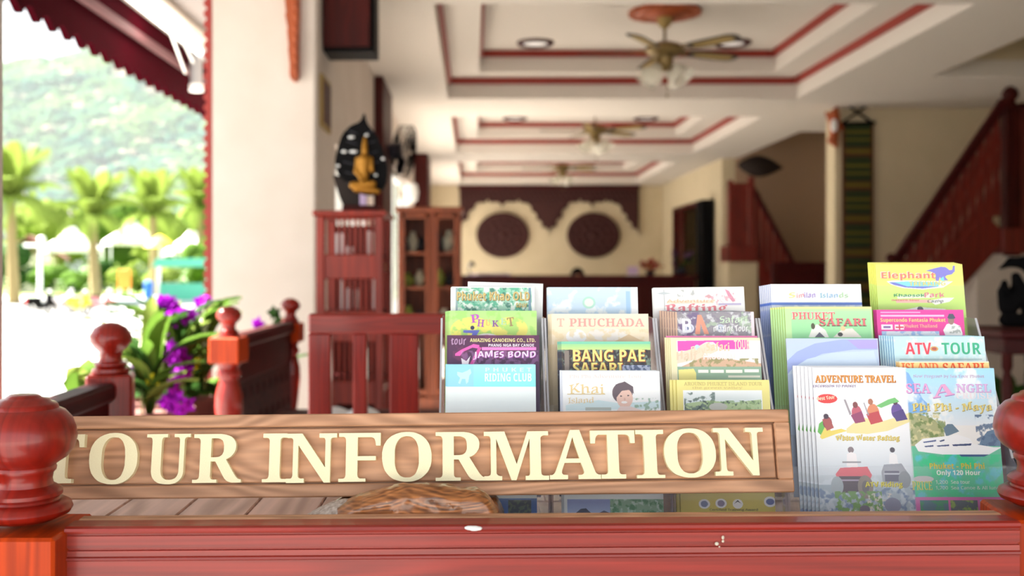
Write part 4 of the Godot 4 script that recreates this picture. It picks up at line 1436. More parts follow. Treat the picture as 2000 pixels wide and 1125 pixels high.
	for e in items:
		var x := W(e[0], 0, dd + 0.2).x
		var sc: float = (dd + 0.2) / 2000.0
		var r: float = e[2] * sc * 0.5
		var h: float = e[3] * sc
		var st := mk()
		lathe(st, [Vector2(0, h), Vector2(r * 0.45, h), Vector2(r * 0.4, h * 0.86), Vector2(r * 0.9, h * 0.62), Vector2(r, h * 0.42), Vector2(r * 0.8, h * 0.15), Vector2(r * 0.5, 0.0), Vector2(0, 0)], 18)
		tag(part("vase", st, M[e[4]], null, Vector3(x, ys[e[1]], -dd - 0.2)), e[5], "vase", "ornaments in the display cabinet")

# ---------------------------------------------------------------- the far end of the lobby
func back_of_lobby() -> void:
	var d := 20.66
	# carved wooden panel with two arches
	var pa := thing("carved_valance", "dark carved wooden panel with two scalloped arches on the back wall", "wall panel")
	var keys := [[430, 715], [470, 665], [500, 610], [545, 580], [590, 578], [645, 604], [700, 578], [755, 580], [800, 625], [820, 668], [852, 706], [890, 748], [930, 702], [962, 655], [985, 605], [1030, 578], [1070, 578], [1116, 604], [1160, 578], [1230, 582], [1270, 630], [1292, 672], [1322, 712], [1358, 748]]
	var poly := PackedVector2Array()
	for i in keys.size():
		var a := Vector2(keys[i][0], keys[i][1])
		poly.append(a)
		if i < keys.size() - 1:
			var b := Vector2(keys[i + 1][0], keys[i + 1][1])
			var n := (b - a).orthogonal().normalized()
			if n.y > 0:
				n = -n
			for t in [0.3, 0.7]:
				poly.append(a.lerp(b, t) + n * 15.0)
			poly.append(a.lerp(b, 0.96) + n * 2.0)
	poly.append(Vector2(1358, 490))
	poly.append(Vector2(420, 490))
	var w2 := PackedVector2Array()
	for p in poly:
		var w := W(740.0 + p.x / 2.679, 180.0 + p.y / 2.679, d)
		w2.append(Vector2(w.x, w.y))
	part("board", prism(mk(), w2, -d - 0.02, -d + 0.05), M.carved, pa)
	part("top_moulding", b3(mk(), W(895, 0, d).x, W(1249, 0, d).x, W(0, 369, d).y, W(0, 362, d).y, d - 0.1, d + 0.02, 0.01), M.dark_x, pa)
	var cv := mk()
	for k in 34:
		for j in 3:
			var q := W(908 + k * 10 + 5 * (j % 2), 376 + j * 8, d - 0.05)
			ball(cv, q, Vector3(0.035, 0.04, 0.02), 6, 4)
	part("carving", cv, M.carved, pa)
	for i in 2:
		var px: float = [981.8, 1158.7][i]
		var o := thing("carved_disc", ["left", "right"][i] + " of the two round dark carved wooden discs under the arches", "wall carving", W(px, 459.5, d), 0, "carved discs on the back wall")
		var xf := Transform3D(Basis(Vector3.RIGHT, PI / 2).scaled(Vector3(1.0, 0.86, 1.0)), Vector3.ZERO)
		var st := mk()
		lathe(st, [Vector2(0, 0.03), Vector2(0.43, 0.03), Vector2(0.45, 0.06), Vector2(0.50, 0.065), Vector2(0.535, 0.04), Vector2(0.535, -0.02), Vector2(0, -0.02)], 48, xf)
		part("disc", st, M.carved, o)
		var re := mk()
		for ring in [[0.0, 1, 0.12], [0.2, 8, 0.075], [0.34, 14, 0.06]]:
			for k in int(ring[1]):
				var a: float = TAU * k / ring[1]
				ball(re, Vector3(cos(a) * ring[0], sin(a) * ring[0] * 0.86, 0.035), Vector3(ring[2], ring[2] * 0.86, 0.03), 8, 5)
		part("relief", re, M.carved, o)
	# counter
	var co := thing("reception_counter", "long dark red wooden reception counter before the back wall", "counter")
	var x0 := W(850, 0, 16.0).x
	var yt := W(0, 538, 16.0).y
	part("counter_top", b3(mk(), x0 - 0.03, 3.5, yt - 0.05, yt, 15.95, 16.7, 0.012), M.dark_x, co)
	part("front", b3(mk(), x0, 3.46, 0.0, yt - 0.05, 16.02, 16.1), M.dark_x, co)
	for k in 7:
		var xa := lerpf(x0 + 0.05, 3.4, k / 7.0)
		part("panel", b3(mk(), xa, xa + (3.35 - x0) / 7.0 - 0.06, 0.12, yt - 0.16, 15.995, 16.03, 0.01), M.dark_y, co)
	# receptionist: only the hair shows over the counter
	var pe := thing("person", "person sitting behind the reception counter of whom only the black hair shows", "person", Vector3(W(1128, 0, 17.2).x, 0, -17.2))
	var hy := W(0, 523, 17.2).y
	var body := [[Vector3(0, hy - 0.30, 0), Vector3(0, hy - 0.62, 0), 0.12, 0.14], [Vector3(0, hy - 0.62, 0), Vector3(0, hy - 0.72, 0.02), 0.14, 0.15], [Vector3(-0.16, hy - 0.33, 0), Vector3(0.16, hy - 0.33, 0), 0.055, 0.055], [Vector3(0, hy - 0.17, 0.01), Vector3(0, hy - 0.3, 0), 0.045, 0.055], [Vector3(-0.17, hy - 0.34, 0), Vector3(-0.22, hy - 0.58, 0.05), 0.05, 0.04], [Vector3(0.17, hy - 0.34, 0), Vector3(0.22, hy - 0.58, 0.05), 0.05, 0.04], [Vector3(-0.22, hy - 0.58, 0.05), Vector3(-0.1, hy - 0.62, 0.28), 0.04, 0.03], [Vector3(0.22, hy - 0.58, 0.05), Vector3(0.1, hy - 0.62, 0.28), 0.04, 0.03], [Vector3(-0.09, hy - 0.74, 0.05), Vector3(-0.1, hy - 0.74, 0.42), 0.08, 0.06], [Vector3(0.09, hy - 0.74, 0.05), Vector3(0.1, hy - 0.74, 0.42), 0.08, 0.06], [Vector3(-0.1, hy - 0.74, 0.42), Vector3(-0.1, 0.06, 0.36), 0.055, 0.035], [Vector3(0.1, hy - 0.74, 0.42), Vector3(0.1, 0.06, 0.36), 0.055, 0.035], [Vector3(-0.1, 0.04, 0.36), Vector3(-0.1, 0.03, 0.5), 0.035, 0.03], [Vector3(0.1, 0.04, 0.36), Vector3(0.1, 0.03, 0.5), 0.035, 0.03]]
	piece("clothes", blob(bones(body, 0.04), Vector3(-0.35, -0.02, -0.25), Vector3(0.35, hy - 0.15, 0.6), 0.035), M.lilac, pe)
	var head := [[Vector3(0, hy - 0.1, 0), Vector3(0, hy - 0.14, 0.02), 0.085, 0.075], [Vector3(0, hy - 0.18, 0.035), Vector3(0, hy - 0.185, 0.05), 0.05, 0.03], [Vector3(0, hy - 0.13, 0.095), Vector3(0, hy - 0.15, 0.108), 0.01, 0.014], [Vector3(-0.085, hy - 0.13, 0), Vector3(-0.088, hy - 0.15, 0), 0.016, 0.012], [Vector3(0.085, hy - 0.13, 0), Vector3(0.088, hy - 0.15, 0), 0.016, 0.012], [Vector3(0, hy - 0.2, 0), Vector3(0, hy - 0.28, 0), 0.05, 0.05]]
	piece("head", blob(bones(head, 0.02), Vector3(-0.13, hy - 0.3, -0.12), Vector3(0.13, hy, 0.14), 0.012), M.skin, pe)
	var hair := [[Vector3(0, hy - 0.095, -0.012), Vector3(0, hy - 0.14, -0.035), 0.1, 0.09], [Vector3(-0.07, hy - 0.1, -0.01), Vector3(-0.075, hy - 0.2, -0.03), 0.045, 0.03], [Vector3(0.07, hy - 0.1, -0.01), Vector3(0.075, hy - 0.2, -0.03), 0.045, 0.03]]
	piece("hair", blob(bones(hair, 0.03), Vector3(-0.15, hy - 0.26, -0.17), Vector3(0.15, hy + 0.03, 0.12), 0.014), M.black_matt, pe)
	var st := thing("stool", "stool behind the reception counter under the sitting person", "stool", Vector3(W(1128, 0, 17.2).x, 0, -17.2))
	part("seat", lathe(mk(), [Vector2(0, hy - 0.83), Vector2(0.2, hy - 0.83), Vector2(0.21, hy - 0.86), Vector2(0.2, hy - 0.9), Vector2(0, hy - 0.9)], 20), M.black_matt, st)
	if hy - 0.9 > 0.05:
		part("base", lathe(mk(), [Vector2(0, hy - 0.9), Vector2(0.03, hy - 0.9), Vector2(0.04, 0.04), Vector2(0.2, 0.03), Vector2(0.2, 0.0), Vector2(0, 0)], 20), M.charcoal, st)
	# things on the counter
	bouquet(Vector3(W(1270, 0, 16.3).x, yt, -16.3), 0.20, 0.26, M.red_y, M.corbel, "reddish brown flower arrangement on the reception counter", 31)
	bouquet(Vector3(W(1330, 0, 16.25).x, yt, -16.25), 0.25, 0.42, M.dusk_orchid, M.leaf_dark, "dark purple orchid bouquet at the right end of the reception counter", 32)
	var pp := thing("paper_stack", "low stack of pale papers at the left end of the reception counter", "papers", Vector3(W(962, 0, 16.3).x, yt, -16.3))
	for k in 3:
		part("sheet", box(Vector3(0.02 * (k - 1), 0.006 + 0.012 * k, 0), Vector3(0.62 - 0.06 * k, 0.012, 0.25), 0.002), [M.lilac, M.white, M.paper][k], pp)
	var lp := thing("desk_lamp", "tiny dark desk lamp at the left end of the reception counter", "lamp", Vector3(W(919, 0, 16.35).x, yt, -16.35))
	part("base", lathe(mk(), [Vector2(0, 0.02), Vector2(0.06, 0.015), Vector2(0.065, 0.0), Vector2(0, 0)], 16), M.charcoal, lp)
	part("stem", tube(mk(), [Vector3(0, 0.01, 0), Vector3(-0.03, 0.12, 0), Vector3(0.02, 0.2, 0)], 0.01, 8), M.charcoal, lp)
	part("lamp_shade", lathe(mk(), [Vector2(0, 0.22), Vector2(0.03, 0.21), Vector2(0.06, 0.15), Vector2(0.055, 0.15), Vector2(0, 0.2)], 16, Transform3D(Basis(), Vector3(0.02, 0, 0))), M.charcoal, lp)
	var mo := thing("card_stand", "small pale lilac card stand on the counter left of the reddish flowers", "card stand", Vector3(W(1236, 0, 16.2).x, yt, -16.2))
	part("card", box(Vector3(0, 0.075, 0), Vector3(0.17, 0.13, 0.008), 0.002, Basis(Vector3.RIGHT, -0.2)), M.lilac, mo)
	part("foot", box(Vector3(0, 0.006, 0), Vector3(0.19, 0.012, 0.07), 0.003), M.white, mo)
	# dark doorway in the right wall
	var dr := mk()
	b3(dr, 3.78, 4.0, 0.0, 2.257, 16.98, 17.06)
	b3(dr, 3.78, 4.0, 0.0, 2.257, 19.44, 19.52)
	b3(dr, 3.78, 4.0, 2.18, 2.257, 17.06, 19.44)
	b3(dr, 3.86, 3.9, 0.0, 2.18, 17.06, 17.6)
	b3(dr, 3.86, 3.9, 0.0, 2.18, 18.9, 19.44)
	struct("door_1", dr, M.dark_y, "dark wooden doorway in the far right wall")
	struct("wall_passage", b3(b3(b3(mk(), 5.4, 5.55, 0.0, 2.6, 15.9, 21.0), 4.0, 5.55, 2.6, 2.75, 15.9, 21.0), 4.0, 5.55, 0.0, 2.6, 20.85, 21.0), M.wall_cream, "passage behind the dark doorway")
	var cab := thing("tall_cabinet", "tall black cabinet beside the dark doorway at the right end of the counter", "cabinet", Vector3(3.69, 0, -16.35))
	part("body", box(Vector3(0, W(0, 390, 16.2).y / 2, 0), Vector3(0.2, W(0, 390, 16.2).y, 0.4), 0.01), M.black_matt, cab)
	for s in [-0.05, 0.05]:
		part("door", box(Vector3(s, W(0, 390, 16.2).y / 2, 0.205), Vector3(0.092, W(0, 390, 16.2).y - 0.1, 0.02), 0.006), M.black, cab)

func bouquet(at: Vector3, r: float, h: float, fl: Material, lf: Material, label: String, sd: int) -> void:
	var o := thing("flower_arrangement", label, "flowers", at)
	var rn := RandomNumberGenerator.new()
	rn.seed = sd
	part("vase", lathe(mk(), [Vector2(0.0, h * 0.3), Vector2(r * 0.3, h * 0.3), Vector2(r * 0.42, h * 0.18), Vector2(r * 0.25, 0.0), Vector2(0, 0)], 16), M.pottery_dark, o)
	var st := mk()
	var fs := mk(true)
	for k in 26:
		var v := Vector3(rn.randf_range(-1, 1), rn.randf_range(-0.2, 1), rn.randf_range(-0.6, 0.6))
		v = v.normalized() * rn.randf_range(0.5, 1.0)
		var p := Vector3(v.x * r, h * 0.55 + v.y * h * 0.42, v.z * r)
		tube(st, [Vector3(0, h * 0.28, 0), p], 0.006, 5)
		if k % 2:
			ball(fs, p, Vector3.ONE * r * 0.17, 7, 5)
		else:
			var b := Basis.from_euler(Vector3(rn.randf() * 6, rn.randf() * 6, rn.randf() * 6))
			face(st, [p, p + b * Vector3(r * 0.1, r * 0.15, 0), p + b * Vector3(0, r * 0.4, 0), p + b * Vector3(-r * 0.1, r * 0.15, 0)], b.z)
	part("greenery", st, lf, o).set_meta("kind", "stuff")
	part("blossoms", fs, fl, o).set_meta("kind", "stuff")

# ---------------------------------------------------------------- the right side
func right_side() -> void:
	# striped hanging on the pier
	var d := 10.75
	var tp := thing("wall_hanging", "long green striped woven wall hanging on crossed sticks on the tan wall", "wall hanging")
	var xa := W(1647, 0, d).x
	var xb := W(1703, 0, d).x
	var ya := W(0, 600, d).y
	var yb := W(0, 240, d).y
	var wave := []
	var bands := [0.0]
	var widths := [0.034, 0.012, 0.022, 0.010, 0.030, 0.008, 0.016, 0.014]
	while bands[-1] < 0.985:
		bands.append(minf(1.0, bands[-1] + widths[(bands.size() - 1) % 8] * 1.25))
	mat("cloth_olive", Color(0.40, 0.36, 0.09), 0.9)
	mat("cloth_green", Color(0.15, 0.20, 0.07), 0.9)
	mat("cloth_rust", Color(0.34, 0.18, 0.08), 0.9)
	for i in bands.size() - 1:
		var y0 := lerpf(yb, ya, bands[i])
		var y1 := lerpf(yb, ya, bands[i + 1])
		part("stripe", b3(mk(), xa, xb, y1, y0, d - 0.012 + 0.004 * (i % 2), d + 0.01), [M.cloth_green, M.cloth_olive, M.cloth_green, M.cloth_olive, M.cloth_green, M.cloth_rust, M.cloth_olive, M.cloth_rust][i % 8], tp)
	for s in [-1, 1]:
		part("edge_band", b3(mk(), (xa if s < 0 else xb) - 0.012, (xa if s < 0 else xb) + 0.012, ya, yb, d - 0.016, d + 0.005), M.cloth_rust, tp)
	part("rod", tube(mk(), [W(1641, 242, d - 0.02), W(1709, 240, d - 0.02)], 0.018, 8), M.black_matt, tp)
	part("stick", tube(mk(), [W(1645, 240, d - 0.02), W(1690, 209, d - 0.02)], 0.013, 7), M.black_matt, tp)
	part("stick", tube(mk(), [W(1704, 240, d - 0.03), W(1660, 209, d - 0.03)], 0.013, 7), M.black_matt, tp)
	# carved mask on the pier's corner
	var m := thing("carved_mask", "reddish carved mask with a white face on the corner of the tan wall", "mask", W(1629, 252, 10.7))
	var mb := [[Vector3(0, 0.14, 0), Vector3(0, -0.12, 0), 0.06, 0.045], [Vector3(0, 0.16, 0), Vector3(0.03, 0.22, 0), 0.045, 0.02], [Vector3(-0.05, 0.12, 0), Vector3(-0.09, 0.18, 0), 0.03, 0.012], [Vector3(-0.03, -0.12, 0), Vector3(0.03, -0.18, 0), 0.04, 0.02], [Vector3(0.05, 0.05, 0), Vector3(0.08, 0.0, 0), 0.03, 0.02]]
	piece("mask", blob(bones(mb, 0.02), Vector3(-0.15, -0.24, -0.08), Vector3(0.15, 0.27, 0.1), 0.012), M.corbel, m)
	var fc := mk()
	ball(fc, Vector3(-0.015, 0.03, 0.045), Vector3(0.038, 0.07, 0.03), 12, 8)
	part("white_face", fc, M.white, m)
	# the alcove stair far behind: a landing panel, a sloping balustrade and a newel with a palm hat
	var ds := 15.2
	var s1 := thing("staircase", "far dark red staircase in the shaded alcove with a palm hat on its newel", "staircase")
	var lx0 := W(1421, 0, ds).x
	var nx := W(1466, 0, ds).x
	part("landing", b3(mk(), lx0, nx + 0.05, W(0, 512, ds).y, W(0, 480, ds).y, ds - 0.1, ds + 0.45), M.stair_red, s1)
	part("newel_post", b3(mk(), nx - 0.045, nx + 0.045, W(0, 512, ds).y, W(0, 346, ds).y, ds - 0.06, ds + 0.03, 0.008), M.stair_red, s1)
	part("newel_post", b3(mk(), lx0, lx0 + 0.07, W(0, 512, ds).y, W(0, 352, ds).y, ds - 0.06, ds + 0.03, 0.008), M.stair_red, s1)
	part("handrail", b3(mk(), lx0, nx, W(0, 366, ds).y, W(0, 358, ds).y, ds - 0.06, ds + 0.02, 0.008), M.stair_red, s1)
	for k in 5:
		var x := lerpf(lx0 + 0.08, nx - 0.06, (k + 0.5) / 5.0)
		part("baluster", b3(mk(), x - 0.026, x + 0.026, W(0, 482, ds).y, W(0, 364, ds).y, ds - 0.035, ds - 0.005, 0.004), M.stair_red, s1)
	var ta := W(1468, 362, ds)
	var tb := W(1572, 560, ds)
	part("handrail", bar(mk(), ta, tb + Vector3(0.1, -0.18, 0), 0.07, 0.06, 0.01, Vector3.BACK), M.dark_x, s1)
	var ba := W(1478, 500, ds)
	part("string_board", bar(mk(), Vector3(ta.x, ba.y - 0.05, ta.z), Vector3(tb.x, tb.y - 1.1, tb.z), 0.06, 0.24, 0.006), M.stair_red, s1)
	for k in 8:
		var t := (k + 0.5) / 8.0
		var x := lerpf(ta.x + 0.04, tb.x, t)
		var yt := lerpf(ta.y, tb.y, t)
		part("baluster", b3(mk(), x - 0.038, x + 0.038, maxf(0.02, yt - 1.15), yt - 0.02, ds - 0.02, ds + 0.012, 0.004), M.stair_red, s1)
	struct("wall_stair_base", b3(mk(), W(1421, 0, ds).x, W(1478, 0, ds).x, 0.0, W(0, 512, ds).y, ds - 0.05, ds + 0.5), M.wall_cream, "pale wall under the far stair landing")
	var hat := thing("palm_hat", "dark woven palm leaf hat with a pointed end hanging on the far stair's newel", "hat", W(1470, 324, ds - 0.05))
	var hp := []
	for i in 15:
		var t := i / 14.0
		hp.append(Vector2(0.165 * pow(sin(PI * minf(t * 1.02 + 0.0, 1.0)), 0.75) * (1.0 if t < 0.45 else 1.0 - 0.55 * (t - 0.45)) if i > 0 and i < 14 else 0.0, 0.23 - 0.69 * t))
	part("hat", lathe(mk(), hp, 20, Transform3D(Basis(Vector3.BACK, PI / 2 - 0.06).scaled_local(Vector3(1, 1, 0.7)), Vector3.ZERO)), M.palm_weave, hat)
	var dk := thing("alcove_bench", "low dark red bench in the shaded alcove under the slanting ceiling", "bench", Vector3(4.9, 0, -13.9))
	part("seat", box(Vector3(0, 0.45, 0), Vector3(1.6, 0.05, 0.5), 0.01), M.dark_x, dk)
	part("back", box(Vector3(0, 0.95, -0.23), Vector3(1.6, 0.5, 0.04), 0.01), M.dark_x, dk)
	for s in [-0.75, 0.75]:
		part("leg", box(Vector3(s, 0.6, -0.23), Vector3(0.06, 1.2, 0.05), 0.008), M.dark_y, dk)
		part("leg", box(Vector3(s, 0.2125, 0.2), Vector3(0.06, 0.425, 0.05), 0.008), M.dark_y, dk)
	# the near stair on the right
	var dn := 9.2
	var s2 := thing("staircase", "dark red wooden staircase with carved balusters rising at the right before the tan wall", "staircase")
	var la := W(1748, 512, dn)
	var lb := W(1962, 196, dn)
	var nn := W(1973, 0, dn)
	part("handrail", bar(mk(), la, lb, 0.08, 0.075, 0.012, Vector3.BACK), M.dark_x, s2)
	# lower newel with its knob
	var lowx := W(1741, 0, dn).x
	part("newel_post", b3(mk(), lowx - 0.045, lowx + 0.045, 0.0, W(0, 516, dn).y, dn - 0.045, dn + 0.045, 0.006), M.dark_y, s2)
	var kn := mk()
	ball(kn, Vector3(lowx, W(0, 505, dn).y, -dn), Vector3.ONE * 0.05, 14, 10)
	part("knob", kn, M.dark_y, s2)
	# upper newel
	part("newel_post", b3(mk(), nn.x - 0.065, nn.x + 0.065, W(0, 500, dn).y, W(0, 212, dn).y, dn - 0.065, dn + 0.065, 0.008), M.dark_y, s2)
	var top := W(0, 212, dn).y
	part("finial", lathe(mk(), [Vector2(0, top + 0.205), Vector2(0.035, top + 0.19), Vector2(0.06, top + 0.16), Vector2(0.074, top + 0.125), Vector2(0.06, top + 0.09), Vector2(0.04, top + 0.07), Vector2(0.045, top + 0.05), Vector2(0.07, top + 0.02), Vector2(0.075, top), Vector2(0, top)], 20, Transform3D(Basis(), Vector3(nn.x, 0, -dn))), M.dark_y, s2)
	# string board and balusters
	var sa := W(1760, 640, dn)
	var sb := W(1945, 440, dn)
	part("string_board", bar(mk(), sa, sb, 0.06, 0.30, 0.008), M.stair_red, s2)
	for k in 13:
		var t := (k + 0.6) / 13.0
		var x := lerpf(la.x + 0.02, lb.x - 0.05, t)
		var yt := lerpf(la.y, lb.y, t) - 0.03
		var yb2 := lerpf(sa.y, sb.y, clampf((x - sa.x) / (sb.x - sa.x), -0.2, 1.1)) + 0.08
		var st := mk()
		var q := PackedVector2Array()
		var n := 12
		for i in n + 1:
			var f := i / float(n)
			q.append(Vector2(x - 0.033 - 0.009 * sin(f * TAU * 2.0), lerpf(yb2, yt, f)))
		for i in n + 1:
			var f := 1.0 - i / float(n)
			q.append(Vector2(x + 0.033 + 0.009 * sin(f * TAU * 2.0), lerpf(yb2, yt, f)))
		prism(st, q, -dn - 0.014, -dn + 0.014)
		for f in [0.35, 0.62, 0.8]:
			ball(st, Vector3(x, lerpf(yb2, yt, f), -dn + 0.014), Vector3(0.016, 0.03, 0.008), 6, 4)
		part("baluster", st, M.stair_red, s2)
	# the landing at the frame's edge
	part("landing_rail", b3(mk(), nn.x + 0.06, nn.x + 1.0, W(0, 212, dn).y, W(0, 202, dn).y, dn - 0.04, dn + 0.04, 0.008), M.dark_x, s2)
	for k in 8:
		var x := nn.x + 0.11 + k * 0.11
		part("baluster", b3(mk(), x - 0.035, x + 0.035, W(0, 450, dn).y, W(0, 212, dn).y, dn - 0.014, dn + 0.014, 0.004), M.stair_red, s2)
	part("landing_edge", b3(mk(), nn.x - 0.10, nn.x + 1.0, W(0, 496, dn).y, W(0, 445, dn).y, dn - 0.07, dn + 0.9, 0.008), M.stair_red, s2)
	for k in 6:
		var t := (k + 0.5) / 6.0
		var p := sa.lerp(sb, t)
		part("tread", b3(mk(), p.x - 0.09, p.x + 0.11, p.y + 0.02, p.y + 0.055, dn + 0.03, dn + 0.9, 0.006), M.stair_red, s2)
	struct("wall_landing", b3(mk(), W(1908, 0, dn).x, 6.2, 0.0, W(0, 496, dn).y, dn + 0.0, dn + 0.9), M.wall, "white wall under the near stair landing at the right")
	# table with the dark bird statue at the right edge
	var dt := 4.5
	var tt := thing("side_table", "dark red wooden side table at the right edge under the black bird statue", "table", Vector3(W(1990, 0, dt).x, 0, -dt))
	var y3 := W(0, 640, dt).y
	part("tabletop", box(Vector3(0, y3 - 0.018, 0), Vector3(0.36, 0.036, 0.40), 0.008), M.dark_x, tt)
	part("apron", box(Vector3(0, y3 - 0.07, 0), Vector3(0.31, 0.07, 0.35), 0.006), M.dark_x, tt)
	for s in [[-1, -1], [1, -1], [1, 1], [-1, 1]]:
		var lg := mk()
		lathe(lg, [Vector2(0, y3 - 0.04), Vector2(0.022, y3 - 0.04), Vector2(0.022, y3 - 0.16), Vector2(0.014, y3 - 0.18), Vector2(0.024, y3 - 0.23), Vector2(0.016, y3 - 0.40), Vector2(0.022, 0.12), Vector2(0.016, 0.0), Vector2(0, 0)], 14, Transform3D(Basis(), Vector3(s[0] * 0.13, 0, s[1] * 0.15)))
		part("leg", lg, M.dark_y, tt)
	var bs := thing("bird_statue", "black carved bird statue with a curved tail on the side table at the right edge", "statue", Vector3(W(1990, 0, dt).x, y3, -dt))
	var g := func(px: float, py: float, z: float) -> Vector3:
		var w := W(px, py, dt)
		return Vector3(w.x - bs.position.x, w.y - y3, z)
	var bn := [[g.call(1965, 625, 0.0), g.call(2010, 625, 0.0), 0.03, 0.03], [g.call(1972, 600, 0.0), g.call(1990, 575, 0.0), 0.035, 0.045], [g.call(1958, 570, 0.0), g.call(1964, 600, 0.0), 0.022, 0.03], [g.call(1962, 552, 0.0), g.call(1957, 566, 0.02), 0.014, 0.022], [g.call(1990, 560, 0.0), g.call(1984, 540, 0.0), 0.03, 0.02], [g.call(1952, 525, 0.0), g.call(1975, 512, 0.0), 0.006, 0.02], [g.call(1975, 512, 0.0), g.call(2005, 514, 0.0), 0.02, 0.03], [g.call(2005, 514, 0.0), g.call(2030, 545, 0.0), 0.03, 0.035], [g.call(2030, 545, 0.0), g.call(2012, 600, 0.0), 0.035, 0.04]]
	piece("statue", blob(bones(bn, 0.012), Vector3(-0.14, -0.002, -0.08), Vector3(0.17, 0.36, 0.08), 0.0075), M.black_matt, bs)
	var pf := thing("potted_fern", "dark leafy potted plant on the floor beside the side table at the right", "plant", Vector3(W(1975, 0, 5.2).x, 0, -5.2))
	part("pot", lathe(mk(), [Vector2(0, 0.34), Vector2(0.15, 0.34), Vector2(0.16, 0.31), Vector2(0.11, 0.0), Vector2(0, 0)], 18), M.pottery_dark, pf)
	for k in 18:
		var a := k * 2.4
		var st := mk(true)
		var l := []
		var r2 := []
		for i in 7:
			var t := i / 6.0
			var c := Vector3(cos(a) * 0.3 * t, 0.33 + 0.42 * t - 0.2 * t * t, sin(a) * 0.3 * t)
			var sd := Vector3(-sin(a), 0, cos(a)) * (0.035 * sin(PI * (0.1 + 0.9 * t)))
			l.append(c - sd)
			r2.append(c + sd)
		ribbon(st, l, r2)
		part("leaf", st, M.leaf_dark, pf)

# ---------------------------------------------------------------- the fence, the table and the sign
func front_fence() -> void:
	var f := thing("front_railing", "red lacquered wooden railing with a moulded rail and two turned posts in the foreground", "railing")
	var prof := []
	for q in [[46, 771], [72, 771], [77, 774], [80, 777], [93, 780], [97, 785], [105, 787], [109, 791], [111, 797], [123, 803], [136, 818], [143, 838], [145, 856], [140, 876], [127, 893], [110, 904], [105, 908], [107, 913], [106, 919], [101, 924], [99, 936], [101, 946], [112, 953], [118, 959], [118, 966], [111, 972], [113, 976], [122, 977], [134, 984], [137, 993], [132, 1002], [118, 1008], [109, 1013], [46, 1014]]:
		prof.append(Vector2((q[0] - 46) * 0.0005, EYE - (q[1] - 526) * 0.0005))
	for i in 2:
		var n := Node3D.new()
		n.position = Vector3([-0.44, 0.592][i], 0, [-1.0, -1.06][i])
		n.rotation.y = [0.0, -0.175][i]
		put(n, "newel_post", f)
		part("turned_finial", lathe(mk(), prof, 48), M.red_y, n)
		part("block", box(Vector3(0, 0.43, 0), Vector3(0.1, 0.84, 0.1), 0.003), M.orange_y, n)
	# moulded rail: the section in (z, y), z towards the front
	var sec := [[-0.026, 0.0], [-0.002, 0.0], [0.0015, -0.0015], [0.0025, -0.004], [0.0015, -0.0065], [-0.0015, -0.0075], [-0.0015, -0.0085], [0.0, -0.009], [0.0, -0.0205], [-0.003, -0.0215], [-0.003, -0.023], [-0.0005, -0.0235], [0.0, -0.0285], [0.002, -0.0295], [0.0025, -0.0315], [0.0, -0.033], [0.0, -0.13], [-0.026, -0.13]]
	var poly := PackedVector2Array()
	for q in sec:
		poly.append(Vector2(q[0], q[1]))
	var a := Vector3(-0.392, EYE - 0.247, -0.981)
	var b := Vector3(0.535, EYE - 0.247, -1.004)
	var ex := (b - a).normalized()
	var ez := ex.cross(Vector3.UP)
	var xf := Transform3D(Basis(-ez * -1.0, Vector3.UP, ex), a)
	part("moulded_rail", prism(mk(), poly, 0.0, a.distance_to(b), xf), M.red_x, f)
	var inner := Transform3D(Basis(ex, Vector3.UP, ez), a)
	var st := mk()
	var len := a.distance_to(b)
	for e in [[0.0, len]]:
		bx(st, inner * Vector3(len / 2, -0.005, -0.035), Vector3(len - 0.004, 0.012, 0.016), 0.002, inner.basis)
	part("backing_strip", st, M.teak_x, f)
	part("lower_panel", bx(mk(), inner * Vector3(len / 2, -0.45, -0.014), Vector3(len - 0.004, 0.64, 0.018), 0.001, inner.basis), M.red_x, f)
	part("bottom_rail", bx(mk(), inner * Vector3(len / 2, -0.80, -0.013), Vector3(len - 0.004, 0.06, 0.026), 0.002, inner.basis), M.red_x, f)
	var ch := mk()
	for e in [[918, 1031, 0.0055, 0.0022], [926, 1032, 0.0065, 0.0026], [934, 1032, 0.004, 0.002]]:
		ball(ch, W(e[0], e[1], 0.987), Vector3(e[2], e[3], 0.003), 10, 6)
	part("white_speck", ch, M.white, f)
	var c2 := mk()
	for e in [[1400, 1062, 0.002, 0.0018], [1412, 1050, 0.0014, 0.002], [1412, 1057, 0.0013, 0.0014], [1405, 1068, 0.0008, 0.0008]]:
		ball(c2, W(e[0], e[1], 0.9945), Vector3(e[2], e[3], 0.001), 8, 5)
	part("white_speck", c2, M.petal_white, f)
	# table of planks behind it
	var t := thing("plank_table", "wooden table of pale brown planks carrying the sign and the leaflet holders", "table")
	var x := W(335, 0, 1.25).x - 0.0855 * 3
	while x < 0.66:
		part("plank", b3(mk(), x + 0.001, x + 0.0845, TABLE - 0.022, TABLE, 1.012, 1.52, 0.0015), M.plank, t)
		x += 0.0855
	for s in [[-0.55, 1.06], [0.6, 1.06], [-0.55, 1.46], [0.6, 1.46]]:
		part("leg", b3(mk(), s[0] - 0.025, s[0] + 0.025, 0.0, TABLE - 0.022, s[1] - 0.025, s[1] + 0.025, 0.003), M.teak_x, t)
	part("apron", b3(mk(), -0.55, 0.6, TABLE - 0.09, TABLE - 0.022, 1.05, 1.07), M.teak_x, t)
	part("apron", b3(mk(), -0.55, 0.6, TABLE - 0.09, TABLE - 0.022, 1.45, 1.47), M.teak_x, t)

